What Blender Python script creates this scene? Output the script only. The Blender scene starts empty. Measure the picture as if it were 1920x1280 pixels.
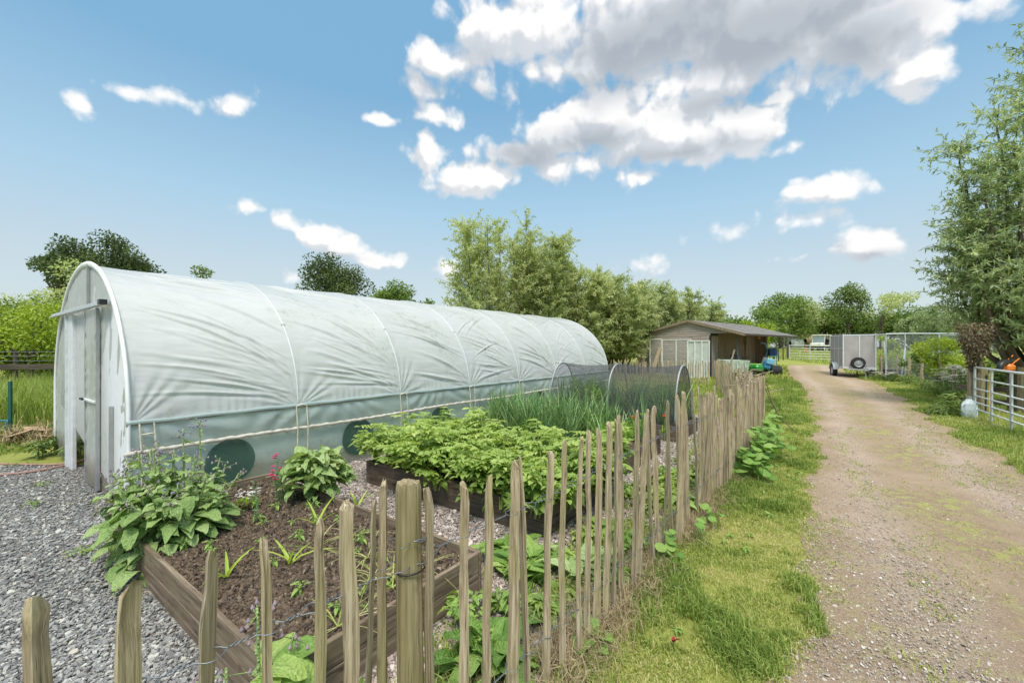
import bpy, math, random
import numpy as np
from mathutils import Vector, Matrix
R = np.random.default_rng(11)
random.seed(5)
S = bpy.context.scene
COL = S.collection
PI = math.pi
F = 790.0; CX = 960.0; HV = 652.0; CH = 1.6      # measured from the photograph: focal length and horizon in its pixels

def gz(x, y):                                     # the field rises gently behind the shed
    return np.clip(np.asarray(y, float) - 22, 0, 38) * 0.045
def at(u, d, z=None):                             # ground position seen in pixel column u at distance d
    x = (u - CX) / F * d
    return (x, d, float(gz(x, d)) if z is None else z)
def zat(v, d): return CH - (v - HV) / F * d

# ------------------------------------------------------------------ mesh helpers
def unit(a):
    a = np.asarray(a, float)
    return a / np.maximum(np.linalg.norm(a, axis=-1, keepdims=True), 1e-9)
class Acc:
    def __init__(s): s.v = []; s.f = []; s.t = []; s.m = []; s.n = 0
    def add(s, V, faces, tint=0.5, mid=1.0):
        V = np.asarray(V, float).reshape(-1, 3)
        for fa in faces:
            fa = np.asarray(fa, int)
            if fa.size: s.f.append(fa + s.n)
        s.v.append(V); k = len(V)
        s.t.append(np.broadcast_to(np.asarray(tint, float), (k,)))
        s.m.append(np.broadcast_to(np.asarray(mid, float), (k,)))
        s.n += k
        return s
    def box(s, c, d, rz=0, tint=0.5, rx=0, ry=0, bev=0.0):
        d = np.array(d, float) / 2
        if bev > 0:
            b = min(bev, d.min() * 0.9); P = []
            for sx in (-1, 1):
                for sy in (-1, 1):
                    for sz in (-1, 1):
                        o = np.array([sx, sy, sz]) * d
                        for ax in range(3):
                            q = o.copy()
                            for k in range(3):
                                if k != ax: q[k] -= [sx, sy, sz][k] * b
                            P.append(q)
            P = np.array(P)
            idx = lambda sx, sy, sz, ax: (((sx > 0) * 4 + (sy > 0) * 2 + (sz > 0)) * 3 + ax)
            q4 = []; t3 = []
            for ax in range(3):
                o1, o2 = [k for k in range(3) if k != ax]
                for sg in (-1, 1):
                    ring = []
                    for (p, q) in ((-1, -1), (1, -1), (1, 1), (-1, 1)):
                        sgn = [0, 0, 0]; sgn[ax] = sg; sgn[o1] = p; sgn[o2] = q
                        ring.append(idx(*sgn, ax))
                    q4.append(ring)
                for p in (-1, 1):                      # edge bevels along axis ax
                    for q in (-1, 1):
                        A = [0, 0, 0]; A[o1] = p; A[o2] = q
                        B = list(A); A[ax] = -1; B[ax] = 1
                        q4.append([idx(*A, o1), idx(*B, o1), idx(*B, o2), idx(*A, o2)])
            for c8 in range(8): t3.append([c8 * 3, c8 * 3 + 1, c8 * 3 + 2])
            V = P; FA = [np.array(q4), np.array(t3)]
        else:
            V = np.array([[x, y, z] for x in (-1, 1) for y in (-1, 1) for z in (-1, 1)]) * d
            FA = [np.array([[0, 1, 3, 2], [4, 6, 7, 5], [0, 4, 5, 1], [2, 3, 7, 6], [0, 2, 6, 4], [1, 5, 7, 3]])]
        M = np.array(Matrix.Rotation(rz, 3, 'Z') @ Matrix.Rotation(ry, 3, 'Y') @ Matrix.Rotation(rx, 3, 'X'))
        return s.add(V @ M.T + np.array(c, float), FA, tint)
    def tube(s, pts, r, n=8, tint=0.5, cap=True, flat=1.0):
        P = np.asarray(pts, float); m = len(P)
        r = np.broadcast_to(np.asarray(r, float), (m,))
        T = unit(np.gradient(P, axis=0))
        ref = np.array([0, 0, 1.0]) if abs(T[0][2]) < 0.9 else np.array([1.0, 0, 0])
        N = np.zeros_like(P); u = unit(np.cross(T[0], ref))
        for i in range(m):
            u = unit(u - T[i] * np.dot(u, T[i])); N[i] = u
        B = np.cross(T, N)
        a = np.linspace(0, 2 * PI, n, endpoint=False)
        V = P[:, None, :] + r[:, None, None] * (np.cos(a)[None, :, None] * N[:, None, :] + flat * np.sin(a)[None, :, None] * B[:, None, :])
        i = np.arange(m - 1)[:, None]; j = np.arange(n)[None, :]; jn = (j + 1) % n
        q = np.stack([i * n + j, i * n + jn, (i + 1) * n + jn, (i + 1) * n + j], -1).reshape(-1, 4)
        FA = [q]
        if cap: FA.append(np.array([list(range(n))[::-1], [(m - 1) * n + k for k in range(n)]]))
        return s.add(V, FA, tint)
    def bar(s, a, b, r, n=8, tint=0.5): return s.tube([a, b], r, n, tint)
    def lathe(s, prof, c=(0, 0, 0), n=20, axis='z', tint=0.5, caps=True):
        a = np.linspace(0, 2 * PI, n, endpoint=False); pr = np.asarray(prof, float); m = len(pr)
        V = np.stack([pr[:, :1] * np.cos(a), pr[:, :1] * np.sin(a), np.repeat(pr[:, 1:], n, 1)], -1)
        if axis == 'y': V = V[..., [0, 2, 1]]
        if axis == 'x': V = V[..., [2, 0, 1]]
        i = np.arange(m - 1)[:, None]; j = np.arange(n)[None, :]; jn = (j + 1) % n
        q = np.stack([i * n + j, i * n + jn, (i + 1) * n + jn, (i + 1) * n + j], -1).reshape(-1, 4)
        cp = np.array([list(range(n)), [(m - 1) * n + k for k in range(n)]])
        return s.add(V.reshape(-1, 3) + np.array(c, float), [q, cp] if caps else [q], tint)
    def grid(s, P, tint=0.5):                          # P (m,n,3)
        m, n = P.shape[:2]
        i = np.arange(m - 1)[:, None]; j = np.arange(n - 1)[None, :]
        q = np.stack([i * n + j, (i + 1) * n + j, (i + 1) * n + j + 1, i * n + j + 1], -1).reshape(-1, 4)
        return s.add(P.reshape(-1, 3), [q], np.asarray(tint).reshape(-1) if np.ndim(tint) else tint)
    def prism(s, poly, axis_vec, tint=0.5):           # extrude a 3-D polygon along a vector
        P = np.asarray(poly, float); n = len(P); Q = P + np.asarray(axis_vec, float)
        FA = [np.array([list(range(n))[::-1]]), np.array([[n + k for k in range(n)]]),
              np.array([[k, (k + 1) % n, n + (k + 1) % n, n + k] for k in range(n)])]
        return s.add(np.vstack([P, Q]), FA, tint)
    def leaves(s, base, d, nrm, L, W, c1=0.25, c2=0.6, tint=0.5, jit=0.0, prof='leaf', fold=0.25):
        base = np.asarray(base, float); N = len(base)
        if N == 0: return s
        d = unit(np.broadcast_to(d, (N, 3))); nrm = np.broadcast_to(nrm, (N, 3))
        side = unit(np.cross(d, nrm)); nrm = unit(np.cross(side, d))
        L = np.broadcast_to(L, (N,)); W = np.broadcast_to(W, (N,)); c1 = np.broadcast_to(c1, (N,)); c2 = np.broadcast_to(c2, (N,))
        if prof == 'leaf': U = [0, .2, .45, .72, .9, 1]; WD = [.06, .8, 1, .72, .36, .02]
        elif prof == 'heart': U = [0, .06, .3, .6, .85, 1]; WD = [.3, .85, 1, .8, .4, .03]
        elif prof == 'round': U = [0, .1, .35, .65, .9, 1]; WD = [.35, .8, 1, 1, .62, .25]
        elif prof == 'blade': U = [0, .3, .6, .85, 1]; WD = [.8, 1, .8, .45, .03]
        else: U = [0, .4, 1]; WD = [.5, 1, .03]
        U = np.array(U); WD = np.array(WD); k = len(U)
        cen = base[:, None] + d[:, None] * (L[:, None] * U)[..., None] + nrm[:, None] * (L[:, None] * (c1[:, None] * U - c2[:, None] * U ** 2))[..., None]
        off = side[:, None] * (W[:, None] * WD)[..., None] * 0.5
        up = nrm[:, None] * (W[:, None] * WD)[..., None] * fold
        V = np.stack([cen - off + up, cen, cen + off + up], 2)           # N,k,3,3
        if jit: V = V + R.normal(size=V.shape) * (jit * W)[:, None, None, None]
        f = []
        for i in range(k - 1):
            for c in range(2): f.append([i * 3 + c, (i + 1) * 3 + c, (i + 1) * 3 + c + 1, i * 3 + c + 1])
        f = np.array(f)
        FA = (np.arange(N)[:, None, None] * (k * 3) + f[None]).reshape(-1, 4)
        mid = np.tile(np.array([1, 0, 1.0]), N * k)
        return s.add(V.reshape(-1, 3), [FA], np.repeat(np.broadcast_to(tint, (N,)), k * 3), mid)
    def rhombs(s, base, d, nrm, L, W, tint=0.5):      # the small leaves of trees
        N = len(base); d = unit(d); side = unit(np.cross(d, nrm)); nn = np.cross(side, d)
        L = np.broadcast_to(L, (N,))[:, None]; W = np.broadcast_to(W, (N,))[:, None]
        V = np.stack([base, base + d * L * .45 + side * W * .5 + nn * W * .12, base + d * L - nn * L * .1, base + d * L * .45 - side * W * .5 + nn * W * .12], 1)
        FA = np.arange(N * 4).reshape(N, 4)
        return s.add(V.reshape(-1, 3), [FA], np.repeat(np.broadcast_to(tint, (N,)), 4))
    def blades(s, base, d, h, w, bend, tint):         # grass: two segments
        N = len(base); d = unit(d); up = np.array([0, 0, 1.0])
        h = np.broadcast_to(h, (N,))[:, None]; w = np.broadcast_to(w, (N,))[:, None]; bend = np.broadcast_to(bend, (N,))[:, None]
        side = unit(np.cross(d, up)) * w * .5
        m = base + up * h * .6 + d * h * bend * .35; t = base + up * h * (1 - bend * .45) + d * h * bend
        V = np.stack([base - side, base + side, m + side * .8, m - side * .8, t], 1)
        o = np.arange(N)[:, None] * 5
        return s.add(V.reshape(-1, 3), [o + np.array([[0, 1, 2, 3]]), o + np.array([[3, 2, 4]])], np.repeat(np.broadcast_to(tint, (N,)), 5))
    def chips(s, base, size, thick, tint, tilt=0.25, n=6):
        N = len(base); a0 = R.uniform(0, 2 * PI, (N, 1)); a = a0 + np.linspace(0, 2 * PI, n, endpoint=False)[None] + R.uniform(-.3, .3, (N, n))
        rad = size[:, None] * .5 * R.uniform(.6, 1.15, (N, n)); el = R.uniform(.5, 1, (N, 1))
        x = np.cos(a) * rad; y = np.sin(a) * rad * el
        an = R.uniform(0, 2 * PI, (N, 1)); X = x * np.cos(an) - y * np.sin(an); Y = x * np.sin(an) + y * np.cos(an)
        sx = R.normal(0, tilt, (N, 1)); sy = R.normal(0, tilt, (N, 1)); Zt = X * sx + Y * sy
        th = np.broadcast_to(thick, (N,))[:, None]
        top = np.stack([X * .9, Y * .9, Zt + th], -1) + base[:, None]; bot = np.stack([X, Y, Zt], -1) + base[:, None]
        V = np.concatenate([top, bot], 1)
        o = np.arange(N)[:, None]
        f1 = o * 2 * n + np.arange(n)[None]
        f2 = (o[:, :, None] * 2 * n + np.array([[k + n, (k + 1) % n + n, (k + 1) % n, k] for k in range(n)])[None]).reshape(-1, 4)
        return s.add(V.reshape(-1, 3), [f1, f2], np.repeat(np.broadcast_to(tint, (N,)), 2 * n))
    def mesh(s, name, smooth=False):
        me = bpy.data.meshes.new(name)
        V = np.concatenate(s.v) if s.v else np.zeros((0, 3))
        me.vertices.add(len(V)); me.vertices.foreach_set('co', V.astype(np.float32).ravel())
        tot = np.concatenate([np.full(len(f), f.shape[1], np.int32) for f in s.f]); lv = np.concatenate([f.ravel() for f in s.f]).astype(np.int32)
        me.loops.add(len(lv)); me.loops.foreach_set('vertex_index', lv)
        me.polygons.add(len(tot)); me.polygons.foreach_set('loop_start', (np.cumsum(tot) - tot).astype(np.int32))
        me.update(calc_edges=True)
        a = me.attributes.new('tint', 'FLOAT', 'POINT'); a.data.foreach_set('value', np.concatenate(s.t).astype(np.float32))
        b = me.attributes.new('mid', 'FLOAT', 'POINT'); b.data.foreach_set('value', np.concatenate(s.m).astype(np.float32))
        me.polygons.foreach_set('use_smooth', np.full(len(tot), smooth))
        me.validate(); me.update()
        return me
    def obj(s, name, mat, parent=None, loc=(0, 0, 0), rot=(0, 0, 0), smooth=False):
        o = bpy.data.objects.new(name, s.mesh(name, smooth)); COL.objects.link(o)
        o.data.materials.append(mat); o.parent = parent; o.location = loc; o.rotation_euler = rot
        return o
    def shift(s, d): s.v = [v - np.array(d, float) for v in s.v]; return s

def tag(o, label, cat, group=None, kind=None):
    if kind: o['kind'] = kind
    o['label'] = label; o['category'] = cat
    if group: o['group'] = group
    return o
def thing(name, label, cat, loc=(0, 0, 0), rz=0, group=None):
    o = bpy.data.objects.new(name, None); COL.objects.link(o); o.empty_display_size = .1
    o.location = loc; o.rotation_euler = (0, 0, rz)
    return tag(o, label, cat, group)
def clone(o, loc, rz, label, scale=1.0, group=None):
    def cp(a, par):
        c = a.copy(); COL.objects.link(c); c.parent = par
        for ch in a.children: cp(ch, c)
        return c
    c = cp(o, None); c.location = loc; c.rotation_euler = (0, 0, rz); c.scale = (scale,) * 3 if np.isscalar(scale) else scale
    c['label'] = label
    if group: c['group'] = group
    return c
def vnoise(x, y, seed=0):
    x = np.asarray(x, float); y = np.asarray(y, float)
    xi = np.floor(x).astype(int); yi = np.floor(y).astype(int); fx = x - xi; fy = y - yi
    fx = fx * fx * (3 - 2 * fx); fy = fy * fy * (3 - 2 * fy)
    def h(a, b):
        n = np.sin(a * 127.1 + b * 311.7 + seed * 74.7) * 43758.5453
        return n - np.floor(n)
    return (h(xi, yi) * (1 - fx) + h(xi + 1, yi) * fx) * (1 - fy) + (h(xi, yi + 1) * (1 - fx) + h(xi + 1, yi + 1) * fx) * fy
def fbm(x, y, seed=0, o=4):
    r = 0; a = .5; t = 0
    for k in range(o): r = r + a * vnoise(x * 2 ** k, y * 2 ** k, seed + k); t += a; a *= .55
    return r / t

# ------------------------------------------------------------------ materials
def lin(c):
    f = lambda v: v / 12.92 if v <= .04045 else ((v + .055) / 1.055) ** 2.4
    return tuple(f(v / 255.0) for v in c) + (1,)
class M:
    def __init__(s, name):
        s.m = bpy.data.materials.new(name); s.m.use_nodes = True; s.nt = s.m.node_tree; s.n = s.nt.nodes; s.l = s.nt.links
        s.b = s.n['Principled BSDF']; s.out = s.n['Material Output']
    def new(s, t, **k):
        n = s.n.new(t)
        for a, v in k.items():
            if a.startswith('i_'):
                key = a[2:]; key = int(key) if key.isdigit() else key.replace('_', ' ')
                n.inputs[key].default_value = v
            else: setattr(n, a, v)
        return n
    def link(s, a, b): s.l.new(a, b)
    def coord(s, scale=(1, 1, 1), rnd=False, which='Object'):
        tc = s.new('ShaderNodeTexCoord'); mp = s.new('ShaderNodeMapping'); mp.inputs['Scale'].default_value = scale
        s.link(tc.outputs[which], mp.inputs['Vector'])
        if rnd:
            oi = s.new('ShaderNodeObjectInfo'); mu = s.new('ShaderNodeMath', operation='MULTIPLY', i_1=37.0)
            s.link(oi.outputs['Random'], mu.inputs[0]); s.link(mu.outputs[0], mp.inputs['Location'])
        return mp.outputs['Vector']
    def noise(s, vec, scale, detail=5, rough=.55, dist=0):
        n = s.new('ShaderNodeTexNoise', i_Scale=scale, i_Detail=detail, i_Roughness=rough, i_Distortion=dist)
        if vec is not None: s.link(vec, n.inputs['Vector'])
        return n.outputs['Fac']
    def ramp(s, fac, stops, interp='LINEAR'):
        r = s.new('ShaderNodeValToRGB'); e = r.color_ramp; e.interpolation = interp
        while len(e.elements) < len(stops): e.elements.new(.5)
        for q, (p, c) in zip(e.elements, stops): q.position = p; q.color = c if len(c) == 4 else tuple(c) + (1,)
        s.link(fac, r.inputs['Fac']); return r.outputs['Color']
    def mix(s, fac, a, b, mode='MIX'):
        n = s.new('ShaderNodeMix', data_type='RGBA', blend_type=mode)
        for sock, v in ((n.inputs[0], fac), (n.inputs[6], a), (n.inputs[7], b)):
            if hasattr(v, 'is_output'): s.link(v, sock)
            else: sock.default_value = v
        return n.outputs[2]
    def math(s, op, a, b=0.0, clamp=False):
        n = s.new('ShaderNodeMath', operation=op, use_clamp=clamp)
        for i, v in enumerate((a, b)):
            if hasattr(v, 'is_output'): s.link(v, n.inputs[i])
            else: n.inputs[i].default_value = v
        return n.outputs[0]
    def attr(s, name='tint'): return s.new('ShaderNodeAttribute', attribute_name=name).outputs['Fac']
    def bump(s, h, strength=.3, dist=.01):
        b = s.new('ShaderNodeBump', i_Strength=strength, i_Distance=dist); s.link(h, b.inputs['Height']); s.link(b.outputs['Normal'], s.b.inputs['Normal'])
    def set(s, color=None, rough=None, metal=None, spec=None):
        for k, v in (('Base Color', color), ('Roughness', rough), ('Metallic', metal), ('Specular IOR Level', spec)):
            if v is None: continue
            if hasattr(v, 'is_output'): s.link(v, s.b.inputs[k])
            else: s.b.inputs[k].default_value = v
        return s
def rgb(r, g, b): return (r, g, b, 1)

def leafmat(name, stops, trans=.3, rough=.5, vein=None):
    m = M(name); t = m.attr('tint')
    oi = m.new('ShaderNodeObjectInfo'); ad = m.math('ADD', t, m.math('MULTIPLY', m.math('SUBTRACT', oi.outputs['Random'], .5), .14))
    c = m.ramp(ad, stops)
    if vein:
        mid = m.attr('mid'); fac = m.ramp(mid, [(0, rgb(1, 1, 1)), (.16, rgb(0, 0, 0))])
        ve = m.mix(1.0, c, vein, 'ADD'); c = m.mix(m.math('MULTIPLY', fac, .55), c, ve)
        vo = m.new('ShaderNodeTexVoronoi', i_Scale=75.0); m.link(m.coord(), vo.inputs['Vector']); nz = m.noise(m.coord(), 60, 4); m.bump(m.math('ADD', vo.outputs['Distance'], m.math('MULTIPLY', nz, .7)), .9, .010)
        c = m.mix(m.math('MULTIPLY', m.ramp(nz, [(.35, rgb(1, 1, 1)), (.6, rgb(0, 0, 0))]), .35), c, m.mix(1.0, c, rgb(.55, .62, .5), 'MULTIPLY'))
    m.set(c, rough, spec=.35)
    tr = m.new('ShaderNodeBsdfTranslucent'); mx = m.new('ShaderNodeMixShader', i_0=trans)
    tc = m.mix(1.0, c, rgb(1.35, 1.3, .7), 'MULTIPLY'); m.link(tc, tr.inputs['Color'])
    m.link(m.b.outputs[0], mx.inputs[1]); m.link(tr.outputs[0], mx.inputs[2]); m.link(mx.outputs[0], m.out.inputs['Surface'])
    return m.m
def woodmat(name, c1, c2, c3, algae=None, scale=(45, 45, 2.2), rough=.85, bump=.5, rnd=True, al=.5):
    m = M(name); v = m.coord(scale, rnd)
    n = m.noise(v, 1, 6, .6, .4); c = m.ramp(n, [(.25, c1), (.5, c2), (.72, c3)])
    v2 = m.coord((6, 6, 3), rnd); n2 = m.noise(v2, 1, 4)
    if algae: c = m.mix(m.ramp(n2, [(al - .08, rgb(0, 0, 0)), (al + .15, rgb(.75, .75, .75))]), c, algae)
    v3 = m.coord((14, 14, 6), rnd); n3 = m.noise(v3, 1, 3); c = m.mix(m.ramp(n3, [(.62, rgb(0, 0, 0)), (.75, rgb(.6, .6, .6))]), c, c1)
    v4 = m.coord((scale[0] * 2.2, scale[1] * 2.2, scale[2] * 1.3), rnd); n4 = m.noise(v4, 1, 3, .6); c = m.mix(m.ramp(n4, [(.30, rgb(.75, .75, .75)), (.43, rgb(0, 0, 0))]), c, (c1[0] * .5, c1[1] * .5, c1[2] * .5, 1))
    m.set(c, rough, spec=.2); m.bump(m.math('ADD', n, m.math('MULTIPLY', n4, .6)), bump, .006); return m.m
def plain(name, c, rough=.5, metal=0, var=.15, scale=6, bump=0):
    m = M(name); n = m.noise(m.coord(), scale, 5); k = 1 - var
    col = m.ramp(n, [(.3, (c[0] * k, c[1] * k, c[2] * k, 1)), (.7, (min(1, c[0] * (1 + var * .6)), min(1, c[1] * (1 + var * .6)), min(1, c[2] * (1 + var * .6)), 1))])
    m.set(col, rough, metal)
    if bump: m.bump(m.noise(m.coord(), scale * 8, 3), bump, .004)
    return m.m
def chipmat(name, stops, rough=.7):
    m = M(name); t = m.attr('tint'); n = m.noise(m.coord(), 90, 3)
    c = m.ramp(t, stops); c = m.mix(m.math('MULTIPLY', n, .35), c, rgb(.05, .05, .045)); m.set(c, rough, spec=.3); return m.m

WOOD = woodmat('weathered chestnut', rgb(.10, .072, .045), rgb(.43, .335, .225), rgb(.66, .555, .415), rgb(.39, .33, .16), scale=(95, 95, 3.6), bump=.8, al=.54)
POSTW = woodmat('green tinged post', rgb(.09, .066, .038), rgb(.30, .24, .145), rgb(.48, .40, .27), rgb(.25, .21, .095), scale=(70, 70, 2.4), bump=.9, al=.50)
BOARD = woodmat('dark brown board', rgb(.055, .04, .03), rgb(.12, .088, .066), rgb(.20, .15, .115), rgb(.17, .14, .10), scale=(2.0, 30, 30), rough=.8, bump=.35, al=.56)
BOARDT = woodmat('grey brown board', rgb(.085, .06, .042), rgb(.19, .14, .098), rgb(.33, .26, .19), rgb(.2, .165, .10), scale=(2.0, 30, 30), rough=.8, bump=.35, al=.56)
PALEW = woodmat('pale sawn timber', rgb(.28, .2, .13), rgb(.44, .34, .24), rgb(.55, .45, .33), scale=(30, 30, 2.0))
DARKW = woodmat('dark timber', rgb(.05, .04, .03), rgb(.10, .08, .06), rgb(.16, .13, .1), scale=(2, 30, 30))
SHEDW = woodmat('shed cladding', rgb(.24, .19, .155), rgb(.39, .325, .275), rgb(.50, .43, .365), scale=(1.5, 4, 30), bump=.3, rnd=False)
SHEDV = woodmat('vertical boards', rgb(.22, .16, .11), rgb(.38, .285, .205), rgb(.48, .37, .275), scale=(9, 9, .8), bump=.3, rnd=False)
GALV = plain('galvanised steel', (.56, .59, .61), .45, .35, .18, 14)
GALVP = plain('pale galvanised tube', (.70, .72, .73), .5, .15, .12, 14)
WHITE = plain('white paint', (.78, .78, .76), .5, 0, .1)
BLACK = plain('black plastic', (.018, .018, .018), .45, 0, .2)
RUBBER = plain('rubber', (.022, .022, .022), .8, 0, .3, 20)
WIRE = plain('fence wire', (.22, .24, .27), .45, .7, .2, 30)
CREAM = plain('cream cord', (.66, .60, .47), .8, 0, .25, 25)
GREY = plain('grey fittings', (.36, .37, .37), .5, .3, .15)
BARK = plain('bark', (.13, .10, .075), .9, 0, .4, 9, .6)
REDB = plain('rusty red steel', (.18, .06, .04), .7, .1, .3)
LEAF = dict(
    willow=leafmat('willow leaves', [(0, rgb(.22, .275, .125)), (.5, rgb(.46, .52, .27)), (1, rgb(.70, .74, .50))], .48),
    silver=leafmat('silver willow leaves', [(0, rgb(.12, .18, .075)), (.5, rgb(.32, .41, .21)), (1, rgb(.64, .70, .49))], .42),
    oak=leafmat('oak leaves', [(0, rgb(.04, .07, .024)), (.5, rgb(.095, .14, .048)), (1, rgb(.18, .23, .09))], .3),
    hedge=leafmat('hedge leaves', [(0, rgb(.075, .13, .025)), (.5, rgb(.165, .25, .055)), (1, rgb(.28, .37, .10))], .35),
    lime=leafmat('lime leaves', [(0, rgb(.17, .25, .02)), (.5, rgb(.32, .42, .04)), (1, rgb(.48, .56, .09))], .35),
    mid=leafmat('mid green leaves', [(0, rgb(.075, .12, .03)), (.5, rgb(.15, .22, .055)), (1, rgb(.27, .34, .11))], .3),
    brown=leafmat('dead leaves', [(0, rgb(.06, .04, .025)), (.5, rgb(.17, .12, .075)), (1, rgb(.33, .25, .16))], .15),
    borage=leafmat('borage leaves', [(0, rgb(.13, .23, .06)), (.5, rgb(.30, .43, .14)), (1, rgb(.48, .58, .27))], .25, .55, rgb(.12, .14, .08)),
    comfrey=leafmat('broad leaves', [(0, rgb(.13, .25, .045)), (.5, rgb(.25, .40, .085)), (1, rgb(.42, .52, .15))], .25, .5, rgb(.15, .16, .08)),
    potato=leafmat('potato leaves', [(0, rgb(.12, .21, .045)), (.5, rgb(.34, .46, .11)), (1, rgb(.58, .64, .25))], .42, .45),
    nast=leafmat('round leaves', [(0, rgb(.09, .24, .035)), (.5, rgb(.2, .38, .07)), (1, rgb(.36, .5, .13))], .3, .5, rgb(.15, .16, .08)),
    onion=leafmat('onion leaves', [(0, rgb(.075, .18, .07)), (.5, rgb(.19, .34, .13)), (1, rgb(.38, .50, .22))], .25, .4),
    lily=leafmat('lily leaves', [(0, rgb(.2, .34, .03)), (.5, rgb(.36, .5, .06)), (1, rgb(.52, .6, .12))], .35, .4),
    feather=leafmat('feathery leaves', [(0, rgb(.11, .23, .025)), (.5, rgb(.22, .38, .05)), (1, rgb(.36, .5, .09))], .3, .5),
    grass=leafmat('grass blades', [(0, rgb(.11, .19, .03)), (.4, rgb(.27, .355, .075)), (.7, rgb(.46, .48, .15)), (1, rgb(.64, .56, .30))], .35, .6),
    straw=leafmat('dry grass', [(0, rgb(.17, .12, .07)), (.5, rgb(.40, .31, .18)), (1, rgb(.58, .48, .31))], .2, .8),
)
def petal(name, c): return leafmat(name, [(0, tuple(k * .7 for k in c) + (1,)), (1, tuple(min(1, k * 1.2) for k in c) + (1,))], .2, .6)
P_BLUE = petal('blue petals', (.18, .22, .62)); P_MAUVE = petal('mauve buds', (.42, .32, .38)); P_PINK = petal('pink petals', (.62, .03, .18))
P_WHITE = petal('white petals', (.80, .78, .82)); P_ORANGE = petal('orange petals', (.85, .16, .01)); P_RED = petal('red leaf', (.30, .035, .035))

# ground materials ---------------------------------------------------------
def ground_mat():
    m = M('meadow'); v = m.coord(which='Object')
    a = m.noise(v, .35, 4); b = m.noise(v, 9, 6, .65); c = m.noise(v, 60, 4, .7)
    col = m.ramp(b, [(.25, rgb(.13, .155, .035)), (.5, rgb(.26, .285, .06)), (.75, rgb(.40, .395, .12))])
    col = m.mix(m.ramp(a, [(.42, rgb(0, 0, 0)), (.62, rgb(.8, .8, .8))]), col, m.ramp(c, [(.3, rgb(.22, .27, .05)), (.7, rgb(.42, .42, .14))]))
    m.set(col, .95, spec=.1); m.bump(c, .8, .03); return m.m
def track_mat():
    m = M('gravel track'); v = m.coord(which='Object')
    f = m.noise(v, 70, 6, .75); g = m.noise(v, 1.1, 5, .6); k = m.noise(v, 7, 6, .7); vor = m.new('ShaderNodeTexVoronoi', i_Scale=110.0); m.link(v, vor.inputs['Vector'])
    col = m.ramp(f, [(.25, rgb(.17, .115, .072)), (.5, rgb(.335, .24, .157)), (.75, rgb(.54, .405, .30))])
    col = m.mix(m.math('MULTIPLY', vor.outputs['Distance'], .45, True), col, rgb(.22, .17, .13))
    col = m.mix(m.ramp(g, [(.48, rgb(0, 0, 0)), (.66, rgb(.55, .55, .55))]), col, rgb(.44, .33, .225))
    gk = m.math('MULTIPLY', m.ramp(k, [(.47, rgb(0, 0, 0)), (.60, rgb(1, 1, 1))]), m.ramp(g, [(.40, rgb(1, 1, 1)), (.58, rgb(0, 0, 0))]))
    at_ = m.attr('tint'); gk = m.math('MULTIPLY', gk, at_, True)
    col = m.mix(m.math('MULTIPLY', gk, .85), col, m.ramp(f, [(.3, rgb(.22, .25, .06)), (.7, rgb(.50, .47, .17))]))
    rt = m.attr('mid'); col = m.mix(m.math('MULTIPLY', rt, m.math('ADD', .25, m.math('MULTIPLY', g, .9))), col, m.ramp(f, [(.3, rgb(.35, .27, .205)), (.7, rgb(.57, .455, .37))]))
    m.set(col, .95, spec=.15); m.bump(m.math('ADD', f, m.math('MULTIPLY', k, .8)), .9, .016); return m.m
def gravel_mat(name, cols):
    m = M(name); v = m.coord(which='Object'); vor = m.new('ShaderNodeTexVoronoi', i_Scale=55.0); m.link(v, vor.inputs['Vector'])
    w = m.new('ShaderNodeSeparateColor'); m.link(vor.outputs['Color'], w.inputs[0])
    col = m.ramp(w.outputs[0], cols); col = m.mix(m.math('MULTIPLY', vor.outputs['Distance'], .9, True), col, rgb(.05, .05, .05))
    m.set(col, .85, spec=.3); h = m.math('SUBTRACT', 1.0, vor.outputs['Distance']); m.bump(h, .8, .01); return m.m
def soil_mat(name='garden soil'):
    m = M(name); v = m.coord(which='Object'); f = m.noise(v, 45, 6, .7); g = m.noise(v, 6, 5)
    col = m.ramp(f, [(.3, rgb(.03, .02, .013)), (.5, rgb(.10, .071, .049)), (.64, rgb(.215, .16, .112)), (.76, rgb(.40, .31, .22))])
    col = m.mix(m.ramp(g, [(.5, rgb(0, 0, 0)), (.75, rgb(.4, .4, .4))]), col, rgb(.16, .11, .07))
    m.set(col, .95, spec=.15); m.bump(f, .8, .012); return m.m
SLATE_STOPS = [(0, rgb(.075, .072, .07)), (.35, rgb(.215, .21, .205)), (.62, rgb(.37, .36, .34)), (.82, rgb(.60, .575, .51)), (.93, rgb(.48, .40, .30)), (1, rgb(.45, .29, .21))]
PINK_STOPS = [(0, rgb(.16, .115, .095)), (.3, rgb(.37, .285, .245)), (.6, rgb(.56, .47, .42)), (.85, rgb(.70, .63, .57)), (1, rgb(.34, .30, .31))]
TRACK_STOPS = [(0, rgb(.20, .145, .105)), (.4, rgb(.40, .315, .24)), (.75, rgb(.58, .51, .44)), (1, rgb(.76, .71, .65))]
G_MAT = ground_mat(); T_MAT = track_mat(); SOIL = soil_mat()
SL_MAT = gravel_mat('slate bed', SLATE_STOPS); PK_MAT = gravel_mat('path chippings', PINK_STOPS)
SLATE = chipmat('slate chips', SLATE_STOPS, .6); PINKC = chipmat('path chips', PINK_STOPS); TRKC = chipmat('track stones', TRACK_STOPS)
CRUMB = chipmat('soil crumbs', [(0, rgb(.03, .02, .013)), (.45, rgb(.11, .079, .055)), (.8, rgb(.28, .215, .15)), (1, rgb(.52, .42, .30))], .95)

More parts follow.
